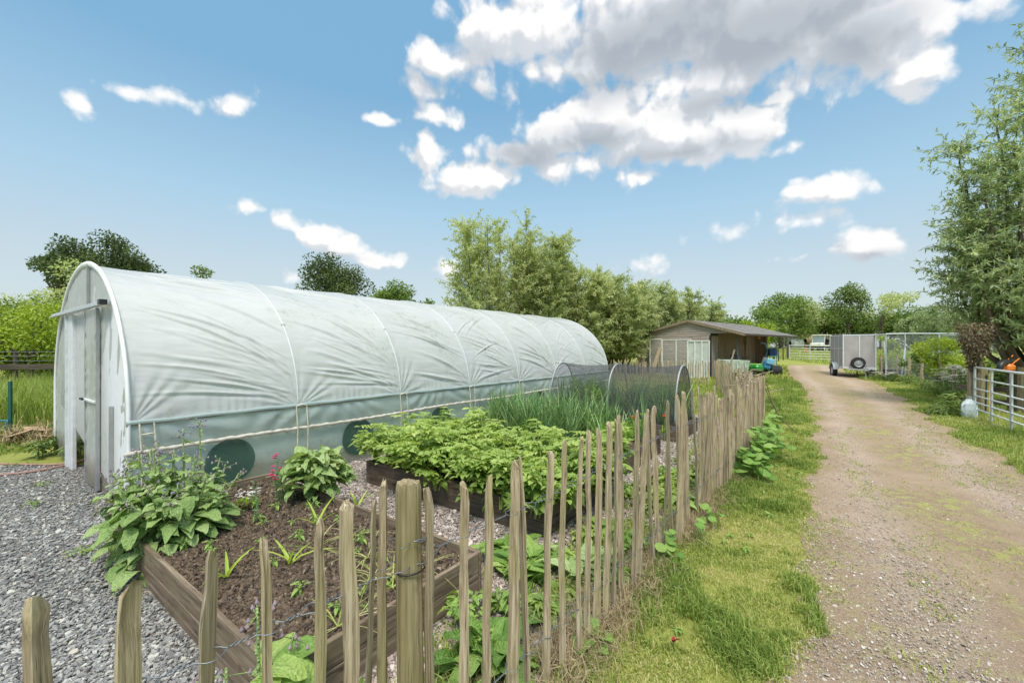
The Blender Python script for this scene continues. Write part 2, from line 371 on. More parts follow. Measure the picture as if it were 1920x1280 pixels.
# ------------------------------------------------------------------ axes of the garden
AX = np.array([.5898, .8076]); BX = np.array([.8076, -.5898]); RC = np.array([-.197, 2.78])     # along the tunnel / towards the fence / corner of bed one
def ab(a, b): p = RC + AX * a + BX * b; return (float(p[0]), float(p[1]))
ANG = math.atan2(AX[1], AX[0])
FP = np.array([-.326, 1.335]); FD = unit(np.array([.618, .786])); FN = np.array([FD[1], -FD[0]])   # fence: post, direction, outward normal
def fence_t(u): k = (u - CX) / F; return (k * FP[1] - FP[0]) / (FD[0] - FD[1] * k)

# ------------------------------------------------------------------ setting sheets
def struct(o, label=None):
    o['kind'] = 'structure'
    if label: o['label'] = label
    return o
ys = np.concatenate([np.arange(-40, 22, 4.0), np.arange(22, 60.1, 2), np.array([70, 90, 130, 200, 350, 700])]); ys = np.unique(np.append(ys, [22.0, 60.0]))
xs = np.concatenate([[-700, -350, -200], np.arange(-120, 121, 6.0), [200, 350, 700]])
X, Y = np.meshgrid(xs, ys, indexing='ij'); Z = gz(X, Y)
struct(Acc().grid(np.stack([X, Y, Z], -1)).obj('ground', G_MAT), 'grassy ground rising gently to the far hedges')

TL = np.array([(0.75, -1.0), (1.0, .6), (1.35, 2.0), (1.92, 2.82), (2.98, 4.24), (4.56, 6.38), (7.1, 9.87), (11.2, 16.2), (14.2, 21.5), (17.2, 26.3), (19.5, 30)])
TR = np.array([(5.2, -1.5), (5.0, .6), (5.3, 2.4), (5.8, 3.6), (6.5, 5.3), (7.7, 7.1), (9.6, 9.4), (13.0, 14.2), (16.2, 18.6), (19.5, 24.2), (23, 30)])
def curve(P, n):
    t = np.linspace(0, 1, len(P)); tt = np.linspace(0, 1, n); return np.stack([np.interp(tt, t, P[:, 0]), np.interp(tt, t, P[:, 1])], -1)
l = curve(TL, 260); r = curve(TR, 260); w = np.linspace(0, 1, 40)
l = l + (FN * -1) * ((fbm(l[:, 1] * 2.2, l[:, 0] * 2.2, 3) - .5) * .5)[:, None]; r = r + FN * ((fbm(r[:, 1] * 1.3, r[:, 0] * 1.3, 9) - .5) * .9)[:, None]
P = l[:, None] * (1 - w[None, :, None]) + r[:, None] * w[None, :, None]
zz = gz(P[..., 0], P[..., 1]) + .006 + .012 * np.sin(np.pi * w)[None, :]
edge = np.broadcast_to(.55 + .9 * np.exp(-((w - .45) / .16) ** 2) + .8 * (w > .8) * (w - .8) / .2, (260, 40))
rut = np.exp(-((w - .22) / .09) ** 2) + np.exp(-((w - .70) / .10) ** 2); zz = zz - .012 * rut[None, :] * (.5 + fbm(np.arange(260)[:, None] * .12, w[None] * 2, 71)) + .02 * (fbm(P[..., 0] * 2, P[..., 1] * 2, 72) - .35); zz = np.maximum(zz, gz(P[..., 0], P[..., 1]) + .004)
ta = Acc().grid(np.concatenate([P, zz[..., None]], -1), edge); ta.m = [np.broadcast_to(rut * .8, (260, 40)).reshape(-1)]
struct(ta.obj('track', T_MAT), 'brown stony farm track with grass growing through')
TRACK_L, TRACK_R = l, r
def track_x(y, side): 
    q = TRACK_L if side == 'l' else TRACK_R
    o = np.argsort(q[:, 1]); return np.interp(y, q[o, 1], q[o, 0])
def poly_sheet(poly, z, name, mat, label):
    a = Acc(); p = np.array(poly, float); a.add(np.column_stack([p, np.full(len(p), z)]), [np.arange(len(p))[None]]); return struct(a.obj(name, mat), label)
fA = FP + FD * -2.6 - FN * .05; fB = FP + FD * 7.4 - FN * .05
YARD = [tuple(fA), tuple(FP + FD * .5 - FN * .05), ab(-1.0, .5), ab(-1.0, -3.6), (-3.8, 4.3), (-5.6, 5.75), (-6.6, 5.75), (-9.5, 5.3), (-14, 4.6), (-14, -3)]
poly_sheet(YARD, .004, 'gravel_yard', SL_MAT, 'grey slate chippings in front of the tunnel')
PATH = [ab(-1.0, -3.62), ab(-1.0, .5), tuple(FP + FD * .5 - FN * .05), tuple(fB), ab(8.6, .5), ab(8.6, -3.62)]
poly_sheet(PATH, .005, 'garden_path', PK_MAT, 'pinkish brown chippings between the raised beds')

def in_poly(x, y, poly):
    p = np.array(poly); c = np.zeros(len(x), bool); j = len(p) - 1
    for i in range(len(p)):
        cond = (p[i, 1] > y) != (p[j, 1] > y)
        with np.errstate(divide='ignore', invalid='ignore'):
            c ^= cond & (x < (p[j, 0] - p[i, 0]) * (y - p[i, 1]) / (p[j, 1] - p[i, 1]) + p[i, 0])
        j = i
    return c
BEDS = [(-1.3, 0, -2.95, 0), (.886, 2.2, -2.55, -.06), (3.06, 4.37, -2.9, -.15), (5.25, 6.55, -2.9, -.1)]
def in_beds(x, y, pad=.02):
    q = np.stack([x, y], -1) - RC; a = q @ AX; b = q @ BX; o = np.zeros(len(x), bool)
    for (a0, a1, b0, b1) in BEDS: o |= (a > a0 - pad) & (a < a1 + pad) & (b > b0 - pad) & (b < b1 + pad)
    return o
def visible(x, y, m=1.35):                               # inside a generous fan in front of the camera
    return (y > .15) & (np.abs(x) < m * y + .9)
# slate chips, denser near the camera
n = 150000; d = np.exp(R.uniform(np.log(.55), np.log(6.4), n)); x = R.uniform(-1.45, .2, n) * d - .15
ok = in_poly(x, d, YARD) & ~in_beds(x, d) & visible(x, d)
x, d = x[ok], d[ok]; k = len(x)
size = R.gamma(4, .0046, k).clip(.007, .045) * (1 + .05 * d)
a = Acc().chips(np.stack([x, d, R.uniform(.004, .016, k)], -1), size, R.uniform(.002, .007, k), .12 + .8 * R.beta(2, 2.1, k), .22)
tag(a.obj('slate_gravel', SLATE), 'loose grey slate chippings covering the yard', 'gravel', kind='stuff')
n = 60000; y = np.exp(R.uniform(np.log(1.2), np.log(9), n)); x = R.uniform(-.7, .65, n) * y
q = np.stack([x, y], -1) - FP; ok = in_poly(x, y, PATH) & ~in_beds(x, y) & ((q @ FN) < -.06)
x, y = x[ok], y[ok]; k = len(x)
a = Acc().chips(np.stack([x, y, R.uniform(.005, .014, k)], -1), R.gamma(5, .0045, k).clip(.01, .05) * (1 + .06 * y), R.uniform(.003, .01, k), R.beta(2, 2, k), .3)
tag(a.obj('path_gravel', PINKC), 'loose pinkish brown chippings on the garden path', 'gravel', kind='stuff')
n = 90000; y = np.exp(R.uniform(np.log(1.3), np.log(14), n)); x = R.uniform(.4, 1.4, n) * y
ok = (x > track_x(y, 'l') + .02) & (x < track_x(y, 'r') - .05) & visible(x, y); x, y = x[ok], y[ok]; k = len(x)
a = Acc().chips(np.stack([x, y, gz(x, y) + R.uniform(.008, .016, k)], -1), R.gamma(1.7, .0036, k).clip(.003, .045) * (1 + .05 * y), R.uniform(.001, .006, k), .15 + .85 * R.beta(2, 2, k), .25, 5)
tag(a.obj('track_stones', TRKC), 'small loose stones scattered over the track', 'stones', kind='stuff')

# ------------------------------------------------------------------ grass
def scatter_grass(name, label, x, y, h, w, tint, mat='grass', bend=(.1, .9), z=None):
    k = len(x); an = R.uniform(0, 2 * PI, k); dd = np.stack([np.cos(an), np.sin(an), np.zeros(k)], -1)
    b = np.stack([x, y, (gz(x, y) if z is None else z) + .002], -1)
    o = Acc().blades(b, dd, h, w, R.uniform(*bend, k), tint).obj(name, LEAF[mat]); return tag(o, label, 'grass', kind='stuff')
def verge_pts(n, y0, y1):
    y = np.exp(R.uniform(np.log(y0), np.log(y1), n)); fx = FP[0] + FD[0] * (y - FP[1]) / FD[1]; lx = track_x(y, 'l')
    lim = np.where(y < 7.25, fx + .02, np.where(y < 18, 4.3 + .41 * (y - 7.25), 8.7 + .8 * (y - 18))); u = R.uniform(0, 1, n); x = lim + (lx - lim + .10) * u
    return x, y
x, y = verge_pts(170000, 1.3, 22)
nz = fbm(x * 1.6, y * 1.6, 21); n2 = fbm(x * 6, y * 6, 5)
keep = ~((n2 > .60) & (nz > .48) & (R.uniform(0, 1, len(x)) < .85)) ; x, y, nz, n2 = x[keep], y[keep], nz[keep], n2[keep]; k = len(x)
edge = np.clip((track_x(y, 'l') - x) / .25, 0, 1); fx = FP[0] + FD[0] * (y - FP[1]) / FD[1]; fe = np.exp(-np.clip(x - fx, 0, 9) / .18)
lush = np.clip((fbm(x * 2.6, y * 2.6, 91) - .52) * 6, 0, 1); dry = np.clip((fbm(x * 3.4, y * 3.4, 93) - .55) * 7, 0, 1) * (1 - lush)
h = R.gamma(5, .0062, k).clip(.008, .09) * (.52 + 1.1 * lush + .9 * fe * (nz < .55) - .3 * dry) * (1 + .03 * y)
tint = np.clip(.30 + .55 * nz + R.normal(0, .16, k) - .18 * fe - .28 * lush + .30 * dry, 0, 1)
scatter_grass('verge_grass', 'mown yellow green grass verge along the picket fence', x, y, h, R.uniform(.0028, .0055, k) * (1 + .14 * y), tint)
n = 60000; y = R.uniform(6, 24, n); x = y * R.uniform(-.05, .62, n); ok = ~in_poly(x, y, PATH) & (x < np.where(y < 18, 4.3 + .41 * (y - 7.25), 8.7 + .8 * (y - 18))) & (((np.stack([x, y], -1) - RC) @ BX) > -3.5 - .0 * x); ok &= ((np.stack([x, y], -1) - RC) @ AX) > 7.2; x, y = x[ok], y[ok]; k = len(x)
scatter_grass('garden_grass', 'rough yellow green grass between the garden and the shed', x, y, R.gamma(6, .012, k).clip(.02, .2), R.uniform(.012, .02, k) * (1 + .03 * y), np.clip(.5 + R.normal(0, .2, k), 0, 1))
# right verge and beyond
n = 90000; y = np.exp(R.uniform(np.log(3.2), np.log(24), n)); rx = track_x(y, 'r'); x = rx - .12 + R.gamma(1.4, 1.0, n) * (.5 + y * .06)
ok = visible(x, y, 1.3); x, y = x[ok], y[ok]; k = len(x); nz = fbm(x * .9, y * .9, 31); off = x - track_x(y, 'r')
h = R.gamma(6, .010, k).clip(.02, .2) * (1 + np.clip(off - .6, 0, 2) * .8)
scatter_grass('trackside_grass', 'yellow green grass on the right of the track', x, y, h, R.uniform(.005, .009, k) * (1 + .07 * y), np.clip(.1 + .75 * nz + R.normal(0, .16, k), 0, 1))
# tufts growing on the track
n = 60000; y = np.exp(R.uniform(np.log(1.5), np.log(20), n)); lx = track_x(y, 'l'); rx = track_x(y, 'r'); x = lx + (rx - lx) * R.uniform(0, 1, n)
fr = (x - lx) / (rx - lx); mm = fbm(fr * 9, y * .55, 41) * .6 + fbm(x * 5.5, y * 5.5, 42) * .4
thr = .59 - .10 * np.exp(-((fr - .46) / .13) ** 2) - .12 * (fr > .86) - .16 * (fr < .05); ok = (mm > thr) & visible(x, y); x, y = x[ok], y[ok]; k = len(x)
scatter_grass('track_tufts', 'short yellowing grass tufts growing in the track', x, y, R.gamma(5, .005, k).clip(.008, .07), R.uniform(.004, .007, k) * (1 + .1 * y), np.clip(.62 + R.normal(0, .2, k), 0, 1), bend=(.4, 1.2))
# rough ground near the tunnel mouth and tall grass behind it
n = 26000; x = R.uniform(-17, -6.6, n); y = R.uniform(5.6, 8.2, n); ok = visible(x, y) & (fbm(x, y, 8) > .46); x, y = x[ok], y[ok]; k = len(x)
scatter_grass('weedy_grass', 'short weedy grass patches beside the tunnel mouth', x, y, R.gamma(5, .014, k).clip(.02, .2), R.uniform(.008, .014, k), np.clip(.35 + R.normal(0, .2, k), 0, 1), bend=(.4, 1.1))
n = 42000; x = R.uniform(-21, -7.4, n); y = R.uniform(8.1, 13.5, n); ok = visible(x, y) ; x, y = x[ok], y[ok]; k = len(x)
scatter_grass('tall_grass', 'tall seeding meadow grass behind the tunnel', x, y, R.normal(.85, .16, k).clip(.3, 1.25) * (.7 + .5 * fbm(x * .8, y * .8, 77)), R.uniform(.010, .018, k), np.clip(.28 + .5 * (fbm(x * .6, y * .6, 6) - .3) + R.normal(0, .13, k), 0, 1), bend=(.1, .55))
# dry straw at the foot of the fence
n = 30000; t = -.3 + 7.6 * R.uniform(0, 1, n) ** 1.6; off = R.normal(-.04, .09, n); q = FP + FD * t[:, None] + FN * off[:, None]
ok = fbm(q[:, 0] * 2.5, q[:, 1] * 2.5, 55) > .40; q = q[ok]; k = len(q)
scatter_grass('dry_grass', 'dry straw coloured grass along the foot of the fence', q[:, 0], q[:, 1], R.gamma(5, .018, k).clip(.02, .24), R.uniform(.002, .004, k) * (1 + .1 * q[:, 1]), R.beta(2, 2, k), 'straw', (.3, 1.4))
n = 22000; t = -.3 + 7.6 * R.uniform(0, 1, n) ** 1.4; off = -R.gamma(2, .14, n) - .08; q = FP + FD * t[:, None] + FN * off[:, None]; rel = q - RC
ok = (~in_beds(q[:, 0], q[:, 1])) & (fbm(q[:, 0] * 3, q[:, 1] * 3, 57) > .44); q = q[ok]; k = len(q)
scatter_grass('bedside_weeds', 'low green weeds between fence and raised beds', q[:, 0], q[:, 1], R.gamma(5, .012, k).clip(.02, .16), R.uniform(.004, .009, k) * (1 + .1 * q[:, 1]), R.uniform(.05, .6, k), 'grass', (.3, 1.2))
# far field in front of the hedges
n = 26000; y = R.uniform(21, 52, n); x = R.uniform(.45, .98, n) * y; ok = (x < track_x(np.minimum(y, 29.5), 'l')) | (x > track_x(np.minimum(y, 29.5), 'r')); x, y = x[ok], y[ok]; k = len(x)
scatter_grass('field_grass', 'bright green field grass beyond the shed and trailer', x, y, R.uniform(.08, .22, k), R.uniform(.03, .06, k), np.clip(.45 + R.normal(0, .15, k), 0, 1))

#@@PART2
# ================================================================== POLYTUNNEL
def film_mat(name, c, transp, trans=.45, rough=.28, stain=.25, sc=1.0, dirt=0.0):
    m = M(name); v = m.coord(which='Object'); n = m.noise(v, 1.1 * sc, 6, .65); n2 = m.noise(m.coord((2, 8, 8)), 1, 4); n3 = m.noise(m.coord((1.2, 1.2, 1.2)), 6, 6, .7)
    col = m.mix(m.math('MULTIPLY', m.ramp(n, [(.45, rgb(0, 0, 0)), (.72, rgb(1, 1, 1))]), stain), c, (c[0] * .80, c[1] * .84, c[2] * .76, 1))
    al = m.math('MULTIPLY', m.ramp(n, [(.52, rgb(0, 0, 0)), (.60, rgb(1, 1, 1))]), m.ramp(n3, [(.53, rgb(0, 0, 0)), (.62, rgb(1, 1, 1))])); col = m.mix(m.math('MULTIPLY', al, .38 * (stain > 0)), col, rgb(.30, .35, .22))
    if dirt:
        sx = m.new('ShaderNodeSeparateXYZ'); m.link(m.coord(), sx.inputs[0]); low = m.math('SUBTRACT', 1.0, m.math('MULTIPLY', m.math('SUBTRACT', sx.outputs[2], m.math('MULTIPLY', n3, .35)), 4.5), True); col = m.mix(m.math('MULTIPLY', low, dirt, True), col, rgb(.26, .22, .16))
    m.set(col, rough, spec=.5); m.bump(m.noise(m.coord((3, 9, 9)), 3, 3), .12, .01)
    tr = m.new('ShaderNodeBsdfTranslucent'); m.link(col, tr.inputs['Color'])
    tp = m.new('ShaderNodeBsdfTransparent', i_Color=(.93, .97, .96, 1))
    a = m.new('ShaderNodeMixShader', i_0=trans); m.link(m.b.outputs[0], a.inputs[1]); m.link(tr.outputs[0], a.inputs[2])
    b = m.new('ShaderNodeMixShader', i_0=transp); m.link(a.outputs[0], b.inputs[1]); m.link(tp.outputs[0], b.inputs[2])
    m.link(m.math('MULTIPLY', m.math('ADD', n2, .5), transp, True), b.inputs[0])
    m.link(b.outputs[0], m.out.inputs['Surface']); return m.m
FILM = film_mat('white polythene', (.75, .75, .745, 1), .18, .30, .22, .45)
FILMB = film_mat('creased end polythene', (.68, .685, .66, 1), .08, .35, .35, .6, 3, .8)
SIDEF = film_mat('teal side polythene', (.66, .79, .79, 1), .20, .42, .3, .35, 2, .7)
SIDEC = film_mat('clear side polythene', (.62, .72, .71, 1), .2, .45, .25, .2, 2)
def mesh_mat(name, c, alpha, sc):
    m = M(name); m.set(c, .7); tp = m.new('ShaderNodeBsdfTransparent'); mx = m.new('ShaderNodeMixShader', i_0=alpha)
    n = m.noise(m.coord(), sc, 2); f = m.math('ADD', m.math('MULTIPLY', m.math('SUBTRACT', n, .5), .25), alpha, True); m.link(f, mx.inputs[0])
    m.link(tp.outputs[0], mx.inputs[1]); m.link(m.b.outputs[0], mx.inputs[2]); m.link(mx.outputs[0], m.out.inputs['Surface']); return m.m
VENT = mesh_mat('dark green vent mesh', (.025, .085, .06, 1), .80, 5); NET = mesh_mat('fine grey netting', (.06, .065, .07, 1), .46, 3); GNET = mesh_mat('wire mesh', (.45, .47, .47, 1), .16, 30)
TAPE = plain('white hoop tape', (.66, .68, .68), .5, 0, .08)
TC = (-3.63, 4.0, 0); TLN = 11.2; TW = 4.1; ZB = .866; RA = 2.05; RB = 1.745; BAY = 1.6
tun = thing('polytunnel', 'long white polythene tunnel with round green vents along its side', 'polytunnel', TC, ANG)
def prof(phi, off=0.0):
    return RA - (RA + off) * np.cos(phi), ZB + (RB + off) * np.sin(phi)
nt, nw = 1050, 300
t = np.linspace(-.02, TLN, nt); phi = np.concatenate([np.linspace(0, PI * .62, 270), np.linspace(PI * .62, PI, 41)[1:]])
arc = np.concatenate([[0], np.cumsum(np.hypot(*[np.diff(q) for q in prof(phi)]))])
Tg, Wg = np.meshgrid(t, arc, indexing='ij'); D = np.zeros_like(Tg)
bay = np.floor(Tg / BAY).clip(0, 6); fr = Tg / BAY - bay
D -= .010 * np.sin(PI * fr) ** .8 * np.clip(Wg / .25, 0, 1)
rr = np.random.default_rng(3)
for b in range(7):
    sel = slice(max(0, np.searchsorted(t, b * BAY) - 1), np.searchsorted(t, (b + 1) * BAY) + 1)
    tb = Tg[sel] - b * BAY; wb = Wg[sel]; env = np.sin(PI * np.clip(tb / BAY, 0, 1)) ** .55
    dens = 26 if b in (0, 1, 3) else 17
    for k in range(dens * 2):                                           # long tension creases fanning down towards the next hoop foot
        w0 = rr.uniform(.25, 3.1); we = max(.03, w0 * rr.uniform(.12, .6) if w0 < 2.0 else w0 - rr.uniform(.25, .7)); sg = -1 if (b in (3, 5) and rr.random() < .4) else 1
        q = (tb if sg > 0 else BAY - tb) - .04; lin_ = rr.uniform(.25, .7); pth = w0 - (w0 - we) * (lin_ * q / 1.52 + (1 - lin_) * (q / 1.52) ** 2)
        slp = (w0 - we) * (lin_ / 1.52 + 2 * (1 - lin_) * q / 1.52 ** 2); d_ = (wb - pth) / np.sqrt(1 + slp ** 2)
        d_ = d_ + .012 * np.sin(q * rr.uniform(2, 5) + rr.uniform(0, 6)); cen = rr.uniform(.5, 1.35); ln = rr.uniform(.3, .75); fine = k >= dens; wd = rr.uniform(.008, .013) if fine else rr.uniform(.012, .028); am = rr.uniform(.0012, .0034) if fine else rr.uniform(.003, .0095) * (1.1 if w0 < 2.2 else .6)
        ex = np.exp(-((q - cen) / ln) ** 2)
        D[sel] += env * am * np.exp(-(d_ / wd) ** 2) * ex
        D[sel] -= env * am * .5 * np.exp(-((d_ + 1.9 * wd) / (1.3 * wd)) ** 2) * ex
    for foot, sg in ((0, 1), (BAY, -1)):                             # pleats fanning out of each hoop foot
        dx = (tb - foot) * sg; ra = np.hypot(dx, wb) + 1e-3; th = np.arctan2(wb, dx)
        ph = rr.uniform(0, 6)
        D[sel] += .0024 * np.sin(th * 19 + ph + 2.0 * np.sin(th * 5 + ph)) * np.exp(-((ra - .30) / .30) ** 2) * (ra > .05) * (th < 1.45)
    D[sel] += .0025 * np.sin(tb * 58 + 3 * np.sin(tb * 7 + b)) * np.exp(-wb / .14) * env
D += .006 * (fbm(Tg * 3, Wg * 3, 12) - .5) + .003 * (fbm(Tg * 2.2, Wg * 14, 14, 3) - .5)
D *= np.clip(Wg / .05, .15, 1) * 2.3
s_, z_ = prof(phi); ns = -np.cos(phi) / RA; nz_ = np.sin(phi) / RB; nn = np.hypot(ns, nz_); ns /= nn; nz_ /= nn
P = np.stack([Tg, s_[None] + D * ns[None], z_[None] + D * nz_[None]], -1)
Acc().grid(P).obj('roof_film', FILM, tun, smooth=True)
# hoops: bright tape lines standing just proud of the film
for k in range(8):
    tk = min(k * BAY, TLN - .02); ph = np.linspace(0, PI, 60)
    ss, zz = prof(ph, .002 if k else .006)
    if k == 0:
        ss = np.concatenate([[-.006, -.006], ss, [TW + .006] * 2]); zz = np.concatenate([[0, .45], zz, [.45, 0]])
        a = Acc().tube(np.stack([np.full(len(ss), -.01), ss, zz], -1), .034, 10, flat=.55)
    else:
        a = Acc().tube(np.stack([np.full(len(ss), tk), ss, zz], -1), np.interp(ph, [0, .9, 1.25, 3.2], [.0085, .0085, .003, .0016]), 8)
    a.obj('hoop', WHITE if k == 0 else TAPE, tun, smooth=True)
    if 0 < k < 7:                                                    # clips holding the tape
        Acc().box((tk, ss[12] - .006, zz[12]), (.05, .022, .016)).obj('clip', WHITE, tun)
Acc().box((.05, .075, 1.235), (.16, .02, .035), rx=-.2).obj('clip', WHITE, tun)
# side sheets
tt = np.linspace(0, TLN, 420); zs = np.linspace(0, .6, 26); A2, B2 = np.meshgrid(tt, zs, indexing='ij')
dy = -.010 + .010 * (fbm(A2 * 2, B2 * 2, 4) - .5) + .004 * np.sin(A2 * 26 + 3 * np.sin(A2 * 4)) * fbm(A2 * 3, B2, 9)
Acc().grid(np.stack([A2, dy, B2], -1)).obj('side_sheet', SIDEF, tun, smooth=True)
zs = np.linspace(.6, ZB, 22); A2, B2 = np.meshgrid(tt, zs, indexing='ij')
dy = -.012 - .022 * np.sin(PI * (B2 - .6) / .266) + .015 * np.sin(A2 * 21 + (B2 - .6) * 22 * np.sin(A2 * 3.1) + 2 * np.sin(A2 * 5)) * np.sin(PI * (B2 - .6) / .266) + .014 * (fbm(A2 * 7 + B2 * 6, B2 * 9, 3) - .5)
Acc().grid(np.stack([A2, dy, B2], -1)).obj('side_curtain', SIDEC, tun, smooth=True)
bt = np.linspace(-.03, TLN, 260)
Acc().tube(np.stack([bt, -.022 + .004 * np.sin(bt * 9), ZB + .006 * np.sin(bt * 2.3) + .004 * np.sin(bt * 17)], -1), .010, 6).obj('batten', plain('dirty batten', (.25, .21, .15), .8, 0, .4, 20), tun)
Acc().tube(np.stack([bt, -.030 + 0 * bt, ZB + .022 + .004 * np.sin(bt * 11 + 1)], -1), .016, 6, flat=1.3).obj('rolled_edge', SIDEC, tun, smooth=True)
rp = plain('dirty cream roll', (.60, .55, .46), .75, 0, .3, 12)
bt = np.linspace(-.05, TLN, 900)
Acc().tube(np.stack([bt, -.048 + .003 * np.sin(bt * 40), .60 + .008 * np.sin(bt * 1.9) + .003 * np.sin(bt * 33)], -1), .021 + .0025 * np.sin(bt * 62), 9).obj('roll_bar', rp, tun, smooth=True)
for k in range(7):
    cx = .84 + BAY * k; an = np.linspace(0, 2 * PI, 40, endpoint=False)
    ring = np.stack([cx + .25 * np.cos(an), np.full(40, -.026), .345 + .25 * np.sin(an)], -1)
    Acc().add(ring, [np.arange(40)[None]]).obj('vent', VENT, tun)
for k in range(8):                                                   # cream tie cords at every hoop foot
    for o in ((-.05, .08) if k else (.06, .17)):
        tk = k * BAY + o; p = [(tk, -.055, ZB + .01), (tk + .01, -.074, .6), (tk + .02, -.04, .25), (tk + .03, -.02, 0)]
        Acc().tube(p, .0075, 6).obj('tie_cord', CREAM, tun)
    if k == 0: Acc().tube([(.06, -.062, .77), (.17, -.062, .775)], .007, 6).obj('tie_cord', CREAM, tun)
    else: Acc().tube([(k * BAY - .05, -.06, ZB + .012), (k * BAY + .015, -.062, ZB + .03), (k * BAY + .08, -.06, ZB + .012)], .008, 6).obj('tie_cord', CREAM, tun)
# front end
def panel(name, s0, s1, z0, ztop, mat, x0, pleat, seed, n=60):
    ss = np.linspace(s0, s1, n); f = np.linspace(0, 1, 70); SS, FF = np.meshgrid(ss, f, indexing='ij')
    ZT = ztop(SS) if callable(ztop) else np.full_like(SS, ztop); ZZ = z0 + (ZT - z0) * FF
    edge_ = np.exp(-np.minimum(SS - s0, s1 - SS) / .12); dx = pleat * (1.6 * (fbm(SS * 9 + ZZ * 1.5, ZZ * 1.1, seed, 3) - .5) * 2 + 1.3 * np.sin(ZZ * 34 + 22 * fbm(SS * 1.5, ZZ * 2.2, seed + 1)) * edge_ * fbm(SS * 2, ZZ * 3, seed + 4) + .9 * (fbm(SS * 3, ZZ * 9, seed + 2) - .5))
    return Acc().grid(np.stack([x0 + dx, SS, ZZ], -1)).obj(name, mat, tun, smooth=True)
arch = lambda s: ZB + RB * np.sqrt(np.clip(1 - ((s - RA) / RA) ** 2, 0, 1)) - .004
panel('end_panel', .015, 1.2, 0, lambda s: np.minimum(arch(s), 2.06), FILMB, .0, .008, 20)
panel('end_panel', 2.95, TW - .015, 0, lambda s: np.minimum(arch(s), 2.04), FILMB, .0, .006, 30)
panel('fanlight', .72, 3.42, 2.06, lambda s: np.maximum(arch(s), 2.062), FILMB, -.004, .006, 40)
Acc().box((-.02, 1.72, 2.33), (.025, .035, .52)).obj('stake', GREY, tun)
Acc().box((-.05, 2.32, 2.075), (.04, 3.25, .045), bev=.006).box((-.075, 2.32, 2.055), (.03, 3.22, .016)).obj('door_rail', GALV, tun)
Acc().box((-.07, .70, 2.075), (.06, .1, .05)).obj('rail_stop', BLACK, tun)
Acc().box((-.012, 2.77, 1.02), (.05, .33, 2.04), bev=.008).box((-.045, 2.9, 1.02), (.03, .04, 2.04)).obj('door_jamb', GALVP, tun)
dr = panel('door_leaf', 1.13, 1.75, .03, 2.03, FILMB, -.04, .009, 50)
for sy in (1.14, 1.735): Acc().box((-.032, sy, 1.03), (.028, .03, 2.0)).obj('door_stile', GREY, dr)
Acc().box((-.052, 1.44, 1.0), (.02, .56, .02)).obj('cross_bar', WHITE, dr)
Acc().box((-.07, 1.74, 1.0), (.03, .13, .025), bev=.006).obj('door_handle', BLACK, dr)
Acc().box((-.03, 3.02, 1.0), (.03, .13, .025), bev=.006).obj('door_handle', BLACK, tun)
Acc().box((-.025, .58, .5), (.03, .035, 1.0)).box((-.025, 1.19, 1.02), (.03, .03, 2.04)).obj('end_post', GREY, tun)
# inner frame and far end
far = Acc(); ph = np.linspace(0, PI, 40); ss, zz = prof(ph, -.01)
pl = np.stack([np.full(44, TLN - .01), np.concatenate([[.01, .01], ss, [TW - .01] * 2]), np.concatenate([[0, .4], zz, [.4, 0]])], -1)
far.add(pl, [np.arange(44)[None]]).obj('end_panel', FILM, tun)
Acc().grid(np.stack([np.repeat(np.linspace(0, TLN, 30)[:, None], 8, 1), np.full((30, 8), TW), np.repeat(np.linspace(0, ZB, 8)[None], 30, 0)], -1)).obj('side_sheet', SIDEF, tun)
for sy in (.12, TW - .12): Acc().bar((.3, sy, 1.05), (TLN - .2, sy, 1.05), .02).obj('crop_bar', GREY, tun)
TG = plain('green painted bar', (.12, .42, .30), .5); Acc().box((.25, 2.4, 1.98), (.06, 1.4, .16)).obj('door_header', TG, tun)
def tloc(t, s, z=0): c, si = math.cos(ANG), math.sin(ANG); return (TC[0] + c * t - si * s, TC[1] + si * t + c * s, z)
def crate(name, label, loc, rz, d, mat, slats=4, cat='crate', group=None):
    c = thing(name, label, cat, loc, rz, group); w, dp, h = d
    for i in range(slats):
        z = (i + .5) * h / slats; hh = h / slats - .018
        a = Acc()
        for sy in (-1, 1): a.box((0, sy * (dp / 2 - .01), z), (w, .02, hh), bev=.003)
        for sx in (-1, 1): a.box((sx * (w / 2 - .01), 0, z), (.02, dp - .044, hh), bev=.003)
        a.obj('slat_band', mat, c)
    for sx in (-1, 1):
        for sy in (-1, 1): Acc().box((sx * (w / 2 - .045), sy * (dp / 2 - .045), h / 2), (.045, .045, h - .004)).obj('corner_post', mat, c)
    Acc().box((0, 0, .02), (w - .1, dp - .1, .02)).obj('base', mat, c); return c
crate('wooden_crate', 'stacked dark slatted wooden crate just inside the tunnel door', tloc(.62, 2.32), ANG, (.8, .7, .78), PALEW, 5)
crate('plastic_crate', 'small red crate on the ground inside the tunnel door', tloc(.25, 2.35), ANG, (.3, .4, .17), plain('red plastic', (.55, .06, .03), .4), 2)
Acc().box((0, 0, 0), (.86, .76, .03)).box((0, .2, .03), (.8, .3, .03), bev=.003).obj('crate_lid', PALEW, None, tloc(.62, 2.32, .797), (0, 0, ANG + .06))
tag(bpy.data.objects['crate_lid'], 'loose pale boards lying on the dark slatted crate', 'boards')
